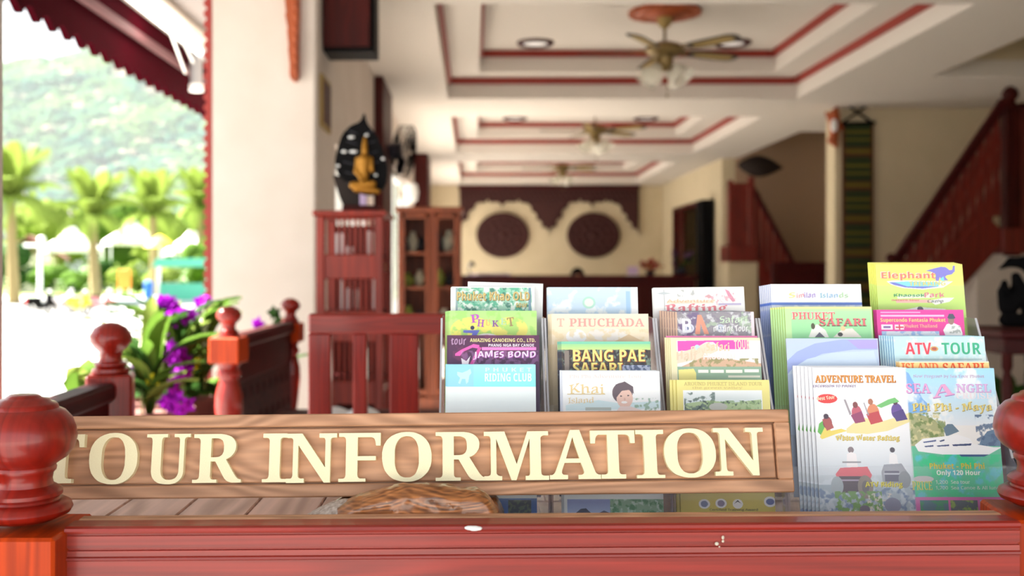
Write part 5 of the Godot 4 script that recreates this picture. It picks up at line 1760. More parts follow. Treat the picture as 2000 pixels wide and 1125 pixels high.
func on_plane(px: float, py: float, n: Node3D, z: float) -> Vector2:      # where the sight line meets the plane z of a turned thing, in that thing's own axes
	var inv := n.transform.affine_inverse()
	var o: Vector3 = inv * Vector3(0, EYE, 0)
	var q: Vector3 = inv * W(px, py, 1.0)
	var t := (z - o.z) / (q.z - o.z)
	var p := o.lerp(q, t)
	return Vector2(p.x, p.y)

var fonts := {}
func font(kind: String) -> Font:
	if not fonts.has(kind):
		var s := SystemFont.new()
		s.font_names = PackedStringArray(["Droid Serif" if kind.begins_with("serif") else "Droid Sans"])
		s.font_weight = 700 if kind.contains("bold") else 400
		if kind.contains("slant"):
			var v := FontVariation.new()
			v.base_font = s
			v.variation_transform = Transform2D(Vector2(1, 0), Vector2(0.3, 1), Vector2.ZERO)
			fonts[kind] = v
		else:
			fonts[kind] = s
	return fonts[kind]

var letters := {}
func glyphs(s: String, kind: String) -> Array:      # [mesh, its bounds], one unit deep
	var key := s + "|" + kind
	if not letters.has(key):
		var t := TextMesh.new()
		t.font = font(kind)
		t.text = s
		t.font_size = 64
		t.pixel_size = 0.01
		t.depth = 0.2
		t.curve_step = 1.0
		var b := AABB()
		var first := true
		for k in t.get_surface_count():
			for v in t.surface_get_arrays(k)[Mesh.ARRAY_VERTEX]:
				if first:
					b = AABB(v, Vector3.ZERO)
					first = false
				else:
					b = b.expand(v)
		letters[key] = [t, b]
	return letters[key]

func word(called: String, s: String, kind: String, r: Rect2, z: float, deep: float, m: Material, parent: Node, turn := 0.0) -> MeshInstance3D:   # lettering fitted to a rectangle of its parent's face
	var g := glyphs(s, kind)
	var b: AABB = g[1]
	var sc := Vector3(r.size.x / b.size.x, r.size.y / b.size.y, deep / b.size.z)
	var o := piece(called, g[0], m, parent)
	var c := b.get_center()
	var rot := Basis(Vector3.BACK, turn)
	o.basis = rot * Basis.from_scale(sc)
	o.position = Vector3(r.get_center().x, r.get_center().y, z + deep * 0.5) - o.basis * c
	return o

func sign_board() -> void:
	# a lump of polished driftwood carries the sign
	var b := thing("driftwood", "polished brown lump of driftwood lying before the middle of the sign", "driftwood", Vector3(W(810, 0, 1.05).x, TABLE, -1.062))
	var nz := FastNoiseLite.new()
	nz.seed = 3
	nz.frequency = 14.0
	var crest := [[600, 1020], [640, 1006], [665, 990], [690, 973], [730, 961], [770, 953], [815, 948], [860, 951], [900, 957], [935, 958], [955, 972], [975, 1000], [990, 1030]]
	var top := func(x: float) -> float:
		var px := 926.0 + (x + b.position.x) / 1.04 * 2000.0
		for i in crest.size() - 1:
			if px >= crest[i][0] and px < crest[i + 1][0]:
				var y: float = lerpf(crest[i][1], crest[i + 1][1], (px - crest[i][0]) / (crest[i + 1][0] - crest[i][0]))
				return EYE - (y - 526.0) / 2000.0 * 1.04 - TABLE
		return 0.0
	var wood := func(p: Vector3) -> float:
		# highest at the front edge of the lump, lower behind, where the sign stands on it
		var h: float = top.call(p.x) - 0.0025 * nz.get_noise_3d(p.x * 2.0, p.y, p.z * 4.0)
		var lim := 0.061
		if p.z < 0.004:
			h = minf(h, lim)
		h -= maxf(0.0, p.z - 0.016) * maxf(0.0, p.z - 0.016) * 45.0
		var side := maxf(absf(p.x) - 0.095, 0.0) + maxf(p.z - 0.030, 0.0) + maxf(-0.055 - p.z, 0.0)
		return maxf(maxf((p.y - h) * 0.75, -p.y), side - 0.001) + 0.0012 * nz.get_noise_3d(p.x * 6.0, p.y * 3.0, p.z * 6.0)
	var bm: StandardMaterial3D = mat("burl", Color(0.80, 0.52, 0.30), 0.3, grain(256, 256, false, 0.55, 22.0, 19, 0.5), 11.0)
	lacquer(bm, 0.6)
	piece("lump", blob(wood, Vector3(-0.105, -0.004, -0.065), Vector3(0.105, 0.1, 0.055), 0.003), bm, b)
	var bark := func(p: Vector3) -> float:
		var q := p - Vector3(-0.088, 0.03, 0.004)
		return Vector3(q.x / 1.5, (q.y + 0.35 * -q.x - 0.012) * 1.2, q.z).length() - 0.026 + 0.003 * nz.get_noise_3d(p.x * 8.0, p.y * 8.0, p.z * 8.0)
	piece("pale_bark", blob(bark, Vector3(-0.135, 0.0, -0.025), Vector3(-0.04, 0.075, 0.05), 0.003), mat("bark_grey", Color(0.86, 0.81, 0.77), 0.8, mottle(78, 0.06, Color(0.62, 0.58, 0.55), Color(1, 1, 1)), 12.0), b)
	# the board
	var s := thing("sign_board", "long carved wooden sign with raised cream letters reading TOUR INFORMATION", "sign", W(786, 969, 1.083))
	s.rotation = Vector3(-0.235, 0, 0.0099)
	var z0 := -0.022
	var fz := 0.0          # front of the frame
	var p := func(px: float, py: float) -> Vector2:
		return on_plane(px, py, s, fz)
	var bl: Vector2 = p.call(24, 975.5)
	var br: Vector2 = p.call(1553, 962)
	var tr: Vector2 = p.call(1540, 800)
	var W0 := br.x - bl.x
	var H := tr.y - br.y
	var yb := (bl.y + br.y) * 0.5
	part("board", span(mk(), Vector3(bl.x, yb, z0), Vector3(br.x, yb + H, -0.0075), 0.001), M.teak_x, s)
	var ft := 0.0135
	var fs := 0.0165
	part("frame", span(mk(), Vector3(bl.x, yb + H - ft, -0.0076), Vector3(br.x, yb + H, fz), 0.0012), M.teak_x, s)
	part("frame", span(mk(), Vector3(bl.x, yb, -0.0076), Vector3(br.x, yb + ft, fz), 0.0012), M.teak_x, s)
	part("frame", span(mk(), Vector3(bl.x, yb + ft, -0.0076), Vector3(bl.x + fs, yb + H - ft, fz), 0.0012), M.teak_x, s)
	part("frame", span(mk(), Vector3(br.x - fs, yb + ft, -0.0076), Vector3(br.x, yb + H - ft, fz), 0.0012), M.teak_x, s)
	var gp := 0.0017
	part("field", span(mk(), Vector3(bl.x + fs + gp, yb + ft + gp, -0.0076), Vector3(br.x - fs - gp, yb + H - ft - gp, -0.002), 0.0012), M.teak_x, s)
	var list := [["T", 70, 168, 849, 944], ["O", 172, 273, 846, 946], ["U", 283, 374, 848, 946], ["R", 376, 475, 848, 943], ["I", 512, 562, 847, 942], ["N", 559, 659, 847, 943], ["F", 661, 744, 846, 941], ["O", 746, 843, 844, 941], ["R", 851, 948, 844, 939], ["M", 946, 1070, 843, 938], ["A", 1074, 1170, 840, 936], ["T", 1155, 1238, 841, 935], ["I", 1244, 1294, 840, 934], ["O", 1299, 1394, 837, 933], ["N", 1397, 1488, 836, 929]]
	for e in list:
		var a: Vector2 = on_plane(e[1], e[4], s, 0.003)
		var c: Vector2 = on_plane(e[2], e[3], s, 0.003)
		var mid := (e[1] + e[2]) * 0.5 as float
		a.y = on_plane(mid, e[4], s, 0.003).y
		c.y = on_plane(mid, e[3], s, 0.003).y
		word("letter", e[0], "serif bold", Rect2(a.x, a.y, c.x - a.x, c.y - a.y), -0.002, 0.0075, M.cream_paint, s)
	# a strut behind each end reaches the table
	var inv := s.transform.affine_inverse()
	for x in [bl.x + 0.03, 0.02]:
		var up: Vector3 = Vector3(x, 0.05, z0 - 0.004)
		var down: Vector3 = s.transform * up
		down = Vector3(down.x, TABLE, down.z + 0.004)
		part("strut", bar(mk(), up, inv * down, 0.02, 0.008, 0.001), M.teak_x, s)

# ---------------------------------------------------------------- the leaflets and their holders
const RES := 2.0       # printed dots per pixel of the photograph

func col(s: String) -> Color:
	return Color.from_string(s, Color.MAGENTA)

func print_image(w: float, h: float, ops: Array, sd: int) -> ImageTexture:
	var iw := int(w * RES)
	var ih := int(h * RES)
	var im := Image.create_empty(iw, ih, false, Image.FORMAT_RGB8)
	im.fill(Color(0.95, 0.95, 0.95))
	var nz := FastNoiseLite.new()
	nz.seed = sd
	for o in ops:
		match o[0]:
			"g":        # gradient: x y w h top bottom
				var n := int(o[4] * RES) + 1
				for k in n:
					im.fill_rect(Rect2i(int(o[1] * RES), int(o[2] * RES) + k, int(o[3] * RES) + 1, 1), col(o[5]).lerp(col(o[6]), k / float(n)))
			"r":
				im.fill_rect(Rect2i(int(o[1] * RES), int(o[2] * RES), int(ceil(o[3] * RES)), int(ceil(o[4] * RES))), col(o[5]))
			"e":
				var ry: float = o[4] * RES
				for k in range(-int(ry), int(ry) + 1):
					var hw: float = o[3] * RES * sqrt(maxf(0.0, 1.0 - k * k / (ry * ry)))
					im.fill_rect(Rect2i(int(o[1] * RES - hw), int(o[2] * RES) + k, maxi(1, int(hw * 2.0)), 1), col(o[5]))
			"p":        # polygon: list of numbers x y x y, colour
				var q: Array = o[1]
				var lo := 1e9
				var hi := -1e9
				for i in range(1, q.size(), 2):
					lo = minf(lo, q[i])
					hi = maxf(hi, q[i])
				for y in range(int(lo * RES), int(hi * RES) + 1):
					var xs := []
					var yy := (y + 0.5) / RES
					for i in range(0, q.size(), 2):
						var j := (i + 2) % q.size()
						if (q[i + 1] <= yy) != (q[j + 1] <= yy):
							xs.append((q[i] + (yy - q[i + 1]) / float(q[j + 1] - q[i + 1]) * (q[j] - q[i])) * RES)
					xs.sort()
					for i in range(0, xs.size() - 1, 2):
						im.fill_rect(Rect2i(int(xs[i]), y, maxi(1, int(xs[i + 1] - xs[i])), 1), col(o[2]))
			"n":        # blotches: x y w h colour share frequency strength
				nz.frequency = o[7] / RES
				for y in range(maxi(0, int(o[2] * RES)), mini(ih, int((o[2] + o[4]) * RES))):
					for x in range(maxi(0, int(o[1] * RES)), mini(iw, int((o[1] + o[3]) * RES))):
						var t := clampf((nz.get_noise_2d(x, y) * 1.4 + o[6]) * 3.0, 0.0, 1.0) * float(o[8])
						if t > 0.0:
							im.set_pixel(x, y, im.get_pixel(x, y).lerp(col(o[5]), t))
	return ImageTexture.create_from_image(im)

var inks := {}
func ink(c: String) -> StandardMaterial3D:
	if not inks.has(c):
		inks[c] = mat("ink_" + c, col(c), 0.5)
	return inks[c]

const TILT := 0.17
func tier_depth(k: float) -> float:
	return 1.148 + 0.034 * k

func leaflet(x0: float, x1: float, yt: float, tier: float, label: String, ops: Array, texts: Array, copies: int, off: Vector2, edge: Color, roll := 0.0) -> Node3D:
	var db := tier_depth(tier)
	var shelf := TABLE + 0.012 + 0.030 * floorf(tier)
	var h := 0.2
	var dt := db
	for i in 4:
		dt = db + h * sin(TILT)
		h = (EYE - (yt - 526.0) / 2000.0 * dt - shelf) / cos(TILT)
	var w := (x1 - x0) / 2000.0 * dt
	var hp := h / dt * 2000.0          # height in pixels of the photograph
	var o := thing("leaflet", label, "leaflet", Vector3(((x0 + x1) * 0.5 - 926.0) / 2000.0 * dt, shelf, -db))
	o.rotation = Vector3(-TILT, 0, roll)
	var edge_mat: StandardMaterial3D = ink(edge.to_html(false))
	part("sheet", box(Vector3(0, h / 2, -0.0006), Vector3(w, h, 0.0012)), edge_mat, o)
	var m := StandardMaterial3D.new()
	m.albedo_texture = print_image(x1 - x0, hp, ops, int(x0 + yt))
	m.roughness = 0.38
	m.cull_mode = BaseMaterial3D.CULL_DISABLED
	m.texture_repeat = false
	var st := SurfaceTool.new()
	st.begin(Mesh.PRIMITIVE_TRIANGLES)
	var c := [Vector3(-w / 2, h, 0.0002), Vector3(w / 2, h, 0.0002), Vector3(w / 2, 0, 0.0002), Vector3(-w / 2, 0, 0.0002)]
	var uv := [Vector2(0, 0), Vector2(1, 0), Vector2(1, 1), Vector2(0, 1)]
	for i in [0, 1, 2, 0, 2, 3]:
		st.set_normal(Vector3.BACK)
		st.set_uv(uv[i])
		st.add_vertex(c[i])
	piece("cover", st.commit(), m, o)
	var short := label.split(" at the ")[0].split(" in the ")[0]
	for k in copies:
		var r := copy(o, o.position + Vector3(off.x * (k + 1) / 2000.0 * dt, 0, -0.0022 * (k + 1)), 0.0, ["spare copy directly behind the ", "second spare copy behind the ", "third spare copy behind the ", "fourth spare copy behind the ", "fifth spare copy behind the ", "sixth spare copy behind the "][k] + short, "spare copies behind the " + short)
		r.rotation = o.rotation
		r.position.y += -off.y * (k + 1) / 2000.0 * dt
	for t in texts:       # text, kind, x0, y0, x1, y1 in the photograph's pixels, colour, turn
		var a := on_plane(t[2], t[5], o, 0.0004)
		var b := on_plane(t[4], t[3], o, 0.0004)
		var turn: float = t[7] if t.size() > 7 else 0.0
		word("lettering", t[0], t[1], Rect2(a, b - a), 0.00035 + (t[8] if t.size() > 8 else 0.0), 0.0003, ink(t[6]), o, turn)
	return o

func shadowed(t: Array, c: String, dx := 1.0, dy := 1.0) -> Array:     # the dark or pale backing print of a word, then the word
	var s := t.duplicate()
	s[2] += dx
	s[4] += dx
	s[3] += dy
	s[5] += dy
	s[6] = c
	var u := t.duplicate()
	while u.size() < 8:
		u.append(0.0)
	u.append(0.00025)
	return [s, u]

func holder(x0: float, x1: float, label: String, divider := 0.0) -> void:
	var o := thing("leaflet_holder", label, "leaflet holder", Vector3((x0 + x1) / 2, TABLE, -1.16))
	var hw := (x1 - x0) / 2
	# side panels: (distance behind the front, height)
	var prof := [[0.036, 0.0], [-0.158, 0.0], [-0.178, 0.245], [-0.090, 0.245], [-0.004, 0.09], [0.030, 0.06]]
	var poly := PackedVector2Array()
	for q in prof:
		poly.append(Vector2(q[0], q[1]))
	for s in [-1.0, 1.0]:
		part("side_panel", prism(mk(), poly, -0.001, 0.001, Transform3D(Basis(Vector3.BACK, Vector3.UP, Vector3.RIGHT), Vector3(s * hw, 0, 0))), M.acrylic, o)
		var a := Vector3(s * hw, 0.0902, -0.0038)
		var b := Vector3(s * hw, 0.2452, -0.0898)
		part("side_edge", bar(mk(), a, b, 0.0024, 0.0012), M.acrylic_edge, o)
	part("base", box(Vector3(0, 0.0035, -0.06), Vector3(hw * 2 - 0.002, 0.005, 0.19)), M.acrylic, o)
	for k in 4:
		var z := 1.16 - tier_depth(k)
		part("shelf", box(Vector3(0, 0.0085 + 0.03 * k, z - 0.011), Vector3(hw * 2 - 0.004, 0.002, 0.034)), M.acrylic, o)
		var up := Basis(Vector3.RIGHT, -TILT)
		part("pocket_front", box(Vector3(0, 0.012 + 0.03 * k, z + 0.0065) + up * Vector3(0, 0.036, 0), Vector3(hw * 2 - 0.004, 0.072, 0.0016), 0.0, up), M.acrylic_front, o)
	part("back_panel", box(Vector3(0, 0.12, -0.166), Vector3(hw * 2 - 0.004, 0.236, 0.002), 0.0, Basis(Vector3.RIGHT, -0.08)), M.acrylic_front, o)

func leaflets() -> void:
	holder(-0.0395, 0.083, "clear acrylic leaflet holder at the left, with the light blue riding leaflet in front")
	holder(0.0865, 0.2185, "clear acrylic leaflet holder second from the left, with the smiling person's leaflet in front")
	holder(0.2215, 0.344, "clear acrylic leaflet holder third from the left, with the yellow framed leaflet in front")
	holder(0.3475, 0.612, "wide clear acrylic leaflet holder at the right holding two columns of leaflets")
	var P := Color(0.95, 0.95, 0.93)
	# ---- first column
	leaflet(905, 1052, 552, 3.25, "blank white sheet sticking up behind the green jungle leaflet", [["r", 0, 0, 200, 500, "f4f5f6"]], [], 0, Vector2.ZERO, P, -0.03)
	leaflet(882, 1044, 560, 3.0, "green jungle patterned leaflet at the top of the first column", [["r", 0, 0, 170, 400, "f0f4f0"], ["r", 8, 2, 148, 400, "a8d6be"], ["n", 8, 2, 148, 60, "5fb795", 0.1, 0.05, 0.9], ["n", 8, 2, 148, 60, "eef6ee", 0.05, 0.07, 0.9], ["n", 8, 2, 148, 50, "3c7868", -0.25, 0.06, 0.8], ["r", 8, 2, 4, 60, "9ab4b8"], ["r", 150, 2, 5, 60, "7d9fb0"]],
		shadowed(["Phuket Khao OLD", "sans bold", 892, 569, 1034, 587, "d8c07c"], "8a6a3c") + [["tour", "sans bold slant", 1008, 591, 1030, 601, "d0b060"]], 2, Vector2(-1, 1), P)
	leaflet(877, 1048, 607, 2.0, "yellow green zoo leaflet in the first column", [["g", 0, 0, 180, 60, "b4e68c", "dcf08c"], ["g", 0, 60, 180, 300, "dcf08c", "b0e080"], ["e", 45, 38, 42, 26, "f2ee78"], ["e", 120, 36, 34, 24, "f0e878"], ["n", 0, 0, 180, 60, "a8e078", -0.1, 0.03, 0.8], ["e", 74, 62, 30, 18, "f6f2ea"], ["e", 74, 62, 15, 15, "dc5260"], ["e", 74, 64, 9, 9, "f0dcd8"], ["e", 110, 62, 16, 15, "8cb4a0"], ["e", 110, 64, 9, 8, "c0a4b8"], ["e", 46, 33, 4, 4, "30305a"], ["p", [28, 38, 60, 38, 48, 60, 40, 60, 46, 44, 28, 43], "7078d4"]],
		[["P", "serif bold", 919, 614, 936, 630, "c060c8", 0.12], ["H", "serif bold", 932, 624, 946, 638, "b060c0", -0.1], ["U", "serif bold", 948, 624, 958, 636, "f0c080"], ["K", "serif bold", 961, 626, 974, 638, "9058a8"], ["E", "serif bold", 978, 622, 988, 634, "b8e0c8"], ["T", "serif bold", 991, 620, 1004, 637, "a89068", 0.15]], 3, Vector2(-2.6, 0.6), Color(0.15, 0.56, 0.25))
	leaflet(875, 1053, 655, 1.0, "dark purple canoe trip leaflet with magenta writing in the first column", [["g", 0, 0, 190, 60, "5a2850", "48204e"], ["g", 0, 60, 190, 320, "48204e", "503060"], ["n", 0, 0, 190, 60, "7c3462", 0.0, 0.03, 0.5], ["r", 66, 23, 106, 6, "f088d0"], ["p", [14, 36, 26, 28, 50, 17, 62, 19, 60, 26, 48, 24, 30, 32, 24, 40, 14, 40], "f060b8"], ["p", [42, 58, 60, 22, 66, 24, 50, 58], "d84ca4"], ["n", 26, 30, 150, 30, "c8a0dc", 0.2, 0.06, 0.35], ["p", [28, 58, 26, 44, 36, 50, 44, 40, 40, 58], "f2ecf6"]],
		[["AMAZING CANOEING CO., LTD.", "sans bold", 918, 661, 1046, 669, "e8dca0"], ["PHANG NGA BAY CANOE", "sans bold", 954, 671.5, 1043, 677, "f0e8f4"], ["tour", "sans bold slant", 881, 660, 910, 674, "b890b8"]] + shadowed(["JAMES BOND", "sans bold slant", 924, 684, 1046, 703, "f4e0fa"], "c060c8", 1.0, 1.2), 1, Vector2(-2, 0), Color(0.36, 0.22, 0.42))
	leaflet(873, 1046, 712, 0.0, "light blue and white riding club leaflet at the front of the first column", [["r", 0, 0, 180, 400, "eef8fb"], ["g", 0, 0, 180, 43, "a4e8f6", "8cecf4"], ["r", 0, 0, 52, 43, "98dcf6"], ["p", [20, 14, 30, 16, 40, 12, 46, 8, 48, 16, 44, 22, 42, 34, 38, 38, 36, 28, 30, 28, 26, 38, 22, 36, 26, 26, 20, 20], "c4eefa"], ["r", 0, 43, 180, 400, "effafc"], ["r", 60, 93, 8, 3, "888898"], ["r", 106, 93, 8, 3, "808090"], ["g", 0, 255, 180, 150, "3a6cb8", "3460b0"], ["r", 24, 262, 22, 16, "9cb4d0"], ["r", 50, 260, 24, 20, "8898a8"], ["r", 118, 258, 44, 26, "243848"], ["n", 118, 258, 44, 26, "6a7c5c", 0.1, 0.1, 0.7]],
		[["P H U K E T", "sans bold", 948, 718, 1038, 726, "d8fbfb"], ["RIDING CLUB", "sans bold", 947, 729, 1038, 745, "f2fffe"]], 2, Vector2(-1.5, 0), P)
	# ---- second column
	leaflet(1070, 1245, 561, 3.0, "pale blue sky leaflet at the top of the second column", [["g", 0, 0, 180, 60, "cfe2f6", "c4dcf4"], ["r", 0, 60, 180, 400, "c4dcf4"], ["n", 0, 0, 180, 55, "f2f6fa", -0.1, 0.025, 0.8], ["e", 80, 30, 13, 12, "b4e0d4"], ["e", 80, 30, 9, 8, "e4eee6"], ["r", 152, 8, 8, 60, "a8ccf0"], ["r", 162, 0, 13, 400, "f2f4f8"]], [], 2, Vector2(-1, 0.6), P)
	leaflet(1077, 1266, 613, 2.0, "peach coloured leaflet with pink capitals in the second column", [["g", 0, 0, 190, 60, "f8ead0", "f4e2c4"], ["r", 0, 60, 190, 400, "f2dcb4"], ["e", 48, 44, 20, 14, "f6f4f0"], ["e", 110, 40, 40, 12, "eee6dc"], ["n", 0, 30, 190, 40, "ecd4a4", 0.0, 0.04, 0.6], ["p", [118, 56, 150, 40, 170, 50, 188, 56], "e0c49c"]],
		[["PHUCHADA", "serif bold", 1112, 622, 1258, 638, "f0a8a0"], ["T", "serif bold", 1088, 622, 1102, 638, "f4bcac"]], 3, Vector2(-2.2, 0.5), Color(0.95, 0.9, 0.66))
	leaflet(1096, 1270, 667, 1.0, "dark safari leaflet with big yellow letters in the second column", [["r", 0, 0, 180, 400, "453a34"], ["r", 0, 0, 180, 7, "80d0b0"], ["g", 0, 5, 180, 11, "a0dc9c", "d0e490"], ["n", 0, 16, 180, 50, "7a9484", -0.05, 0.05, 0.9], ["n", 0, 16, 180, 50, "2c2434", -0.1, 0.08, 0.9], ["r", 116, 46, 56, 16, "b8c0d8"], ["n", 116, 46, 56, 16, "48587c", 0.1, 0.1, 0.8], ["r", 6, 18, 9, 50, "8c8078"]],
		shadowed(["BANG PAE", "sans bold", 1119, 683, 1259, 706, "f8ec90"], "b04a1c", 1.5, 1.0) + shadowed(["SAFARI", "sans bold", 1119, 708, 1216, 730, "f8e488"], "b04a1c", 1.5, 1.0), 3, Vector2(-2.2, 0.4), Color(0.32, 0.52, 0.86))
	leaflet(1098, 1288, 725, 0.0, "white island leaflet with a smiling dark haired person at the front of the second column", [["g", 0, 0, 200, 80, "f8fafa", "f4f8fa"], ["r", 0, 78, 200, 300, "eef4f4"], ["p", [6, 66, 70, 56, 110, 62, 190, 58, 190, 72, 6, 76], "d8eef4"], ["n", 130, 52, 56, 30, "98b8a4", -0.05, 0.07, 0.9], ["e", 117, 42, 20, 20, "6c5a64"], ["e", 121, 52, 16, 19, "eec8ba"], ["p", [98, 48, 104, 26, 122, 20, 138, 30, 139, 44, 132, 36, 116, 38, 106, 50], "665660"], ["e", 114, 48, 2, 1.2, "584850"], ["e", 128, 47, 2, 1.2, "584850"], ["e", 120, 60, 6, 2.4, "f8f4f2"], ["e", 121, 54, 2, 3, "e0b4a6"], ["p", [102, 80, 112, 68, 132, 68, 150, 74, 168, 84, 100, 84], "f0dcd8"], ["r", 44, 70, 50, 6, "b8c4c0"], ["g", 6, 244, 82, 28, "8898d4", "b8ccec"], ["p", [22, 270, 32, 262, 42, 261, 52, 270], "38405c"], ["p", [66, 270, 76, 265, 88, 270], "48506c"], ["g", 6, 270, 82, 60, "60b4bc", "4a9cac"], ["r", 88, 244, 102, 90, "8cb494"], ["n", 88, 244, 102, 90, "4c8c60", 0.0, 0.05, 0.9], ["n", 88, 244, 102, 90, "c8e0d4", -0.2, 0.06, 0.9]],
		[["Phi Phi Adventure Tour", "serif slant", 1112, 731, 1254, 739, "ecdcd8"], ["Khai", "serif slant", 1112, 748, 1180, 771, "ecd49c"], ["Island", "serif slant", 1110, 775, 1160, 788, "ecd8ac"], ["_", "sans bold", 1108, 769, 1182, 770.5, "d8c8a0"]], 2, Vector2(-2.2, -0.5), Color(0.55, 0.66, 0.92))
	# ---- third column
	leaflet(1279, 1456, 561, 3.0, "white leaflet with red script at the top of the third column", [["r", 0, 0, 180, 400, "f7f7f6"], ["r", 20, 4, 1.5, 40, "b8bcc0"], ["p", [6, 12, 20, 8, 36, 12, 20, 14], "c4ccd0"], ["n", 46, 4, 40, 14, "b4b8b8", -0.15, 0.08, 0.8], ["p", [140, 4, 148, 8, 160, 28, 154, 30, 146, 20], "dc98b0"], ["p", [100, 18, 108, 14, 116, 20, 108, 22], "d8a8b0"], ["n", 100, 12, 60, 24, "ecb4c0", -0.2, 0.08, 0.9], ["r", 126, 32, 44, 4, "c4bcdc"], ["r", 26, 26, 90, 6, "f6e4d4"]],
		[["Rafting", "serif bold slant", 1300, 592, 1420, 617, "e88c98"], ["Adventure", "sans slant", 1302, 583, 1396, 592, "f0c8a0"]], 2, Vector2(-0.6, 0.8), P, 0.012)
	leaflet(1318, 1472, 609, 2.0, "dark purple and grey leaflet with scattered lettering in the third column", [["r", 0, 0, 160, 400, "9c98a0"], ["n", 0, 0, 160, 60, "7a6a90", 0.1, 0.03, 0.9], ["n", 50, 0, 110, 60, "b4c8b0", 0.0, 0.03, 0.9], ["n", 0, 0, 160, 60, "e0e2e6", -0.15, 0.06, 0.8], ["r", 0, 0, 4, 400, "d4b49c"], ["r", 148, 0, 6, 400, "f0dce4"], ["p", [44, 6, 52, 6, 66, 44, 56, 44, 50, 24, 48, 44, 38, 44], "e8a088"], ["e", 28, 32, 9, 9, "d8dcec"], ["e", 28, 32, 5, 5, "707ca4"], ["e", 88, 32, 8, 8, "c8d0e0"], ["e", 88, 32, 4, 4, "8090b0"]],
		[["B", "sans bold", 1333, 622, 1350, 650, "ecf0f6"], ["mazing Tour", "sans bold slant", 1394, 634, 1460, 652, "eef0f0"], ["Safari", "sans slant", 1406, 617, 1458, 631, "d4ecd0"]], 6, Vector2(-4.4, -0.2), Color(0.62, 0.26, 0.28))
	leaflet(1301, 1479, 656, 1.25, "pink edged leaflet just behind the landscape tour leaflet of the third column", [["r", 0, 0, 190, 400, "f080bc"]], [], 0, Vector2.ZERO, Color(0.95, 0.55, 0.76))
	leaflet(1309, 1484, 660, 1.0, "pink and green landscape tour leaflet in the third column", [["r", 0, 0, 180, 400, "f4ecc4"], ["r", 12, 5, 166, 300, "f2ecee"], ["p", [14, 6, 152, 4, 152, 22, 100, 22, 84, 8, 70, 8, 40, 24, 14, 26], "ee58bc"], ["p", [12, 50, 14, 30, 40, 22, 70, 10, 84, 14, 90, 26, 60, 40], "e8dcc8"], ["e", 52, 18, 5, 5, "c4eaf4"], ["p", [20, 56, 48, 44, 60, 38, 90, 38, 178, 50, 178, 58, 20, 60], "d8b498"], ["n", 30, 40, 140, 18, "9c9868", 0.0, 0.06, 0.9], ["r", 12, 56, 166, 26, "94b49c"], ["p", [14, 62, 44, 60, 48, 68, 48, 84, 14, 84], "f2e890"], ["r", 52, 62, 20, 6, "f6f4f0"], ["r", 76, 62, 26, 6, "f6f4f0"], ["r", 106, 62, 32, 6, "f4f2e8"], ["r", 142, 61, 28, 6, "f6f4f0"], ["r", 110, 73, 62, 4, "e8e8d8"]],
		[["TOUR", "sans bold", 1434, 664, 1464, 682, "f4dccc"], ["Half", "sans bold slant", 1322, 684, 1362, 704, "e4d0b8"], ["Safari", "sans bold slant", 1380, 668, 1424, 686, "f2d4b4"], ["PROGRAM", "sans bold", 1374, 690, 1436, 702, "f6eaea"], ["Day", "sans bold slant", 1350, 676, 1378, 696, "e8d8c0"]], 3, Vector2(-3, 0), Color(0.96, 0.9, 0.6))
	leaflet(1321, 1502, 742, 0.0, "yellow framed leaflet with a green landscape photo at the front of the third column", [["r", 0, 0, 190, 400, "f0e690"], ["r", 12, 20, 154, 100, "f2f6f6"], ["g", 14, 22, 150, 30, "f0f6f8", "dcecec"], ["p", [14, 46, 60, 40, 110, 44, 164, 38, 164, 100, 14, 100], "b8d0a0"], ["n", 14, 24, 60, 44, "6c807c", -0.05, 0.05, 0.9], ["n", 60, 40, 104, 40, "8cac78", 0.05, 0.05, 0.8], ["n", 14, 40, 150, 30, "4c5c5c", -0.3, 0.07, 0.9], ["e", 80, 52, 18, 8, "c8ccc4"], ["g", 0, 200, 190, 150, "d8c860", "ccb84c"], ["e", 46, 236, 11, 9, "eceef4"], ["e", 46, 236, 7, 6, "7484ac"], ["e", 78, 235, 11, 9, "eceef4"], ["e", 78, 235, 7, 6, "8c84a4"], ["e", 110, 236, 10, 9, "f0f0f0"], ["p", [103, 236, 110, 229, 117, 236, 110, 232], "303848"], ["e", 172, 232, 12, 10, "eceef4"], ["e", 172, 232, 8, 6, "5c6cac"]],
		[["AROUND PHUKET ISLAND TOUR", "serif", 1336, 746, 1488, 753, "cfc084"], ["the green valley", "serif slant", 1352, 755, 1450, 761, "dcc888"], ["Certified Training Award", "sans", 1386, 993, 1480, 999, "5c5428"], ["Asian Dining Guide", "sans", 1390, 1001, 1474, 1007, "5c5428"]], 2, Vector2(-6, 0.4), Color(0.88, 0.8, 0.25))
	# ---- wide holder, left half
	leaflet(1504, 1681, 555, 3.0, "white and blue leaflet headed with islands at the top of the wide holder's left half", [["r", 0, 0, 180, 38, "f6f7fa"], ["g", 0, 36, 180, 5, "6c8ce0", "5878d0"], ["g", 0, 41, 180, 300, "c0ccf0", "4c74d0"], ["n", 0, 41, 180, 60, "e8ecf8", 0.0, 0.04, 0.8]],
		[["S", "sans bold slant", 1541, 571, 1553, 582, "f4e4a0"], ["im", "sans bold slant", 1556, 573, 1570, 582, "f0b0b8"], ["ilan", "sans bold slant", 1571, 571, 1592, 582, "b4a0dc"], ["Is", "sans bold slant", 1602, 572, 1612, 582, "9cc8e0"], ["lan", "sans bold slant", 1615, 572, 1636, 582, "a4c4e4"], ["ds", "sans bold slant", 1639, 571, 1656, 582, "b8d8b8"]], 6, Vector2(-2.6, 0.7), Color(0.33, 0.47, 0.82))
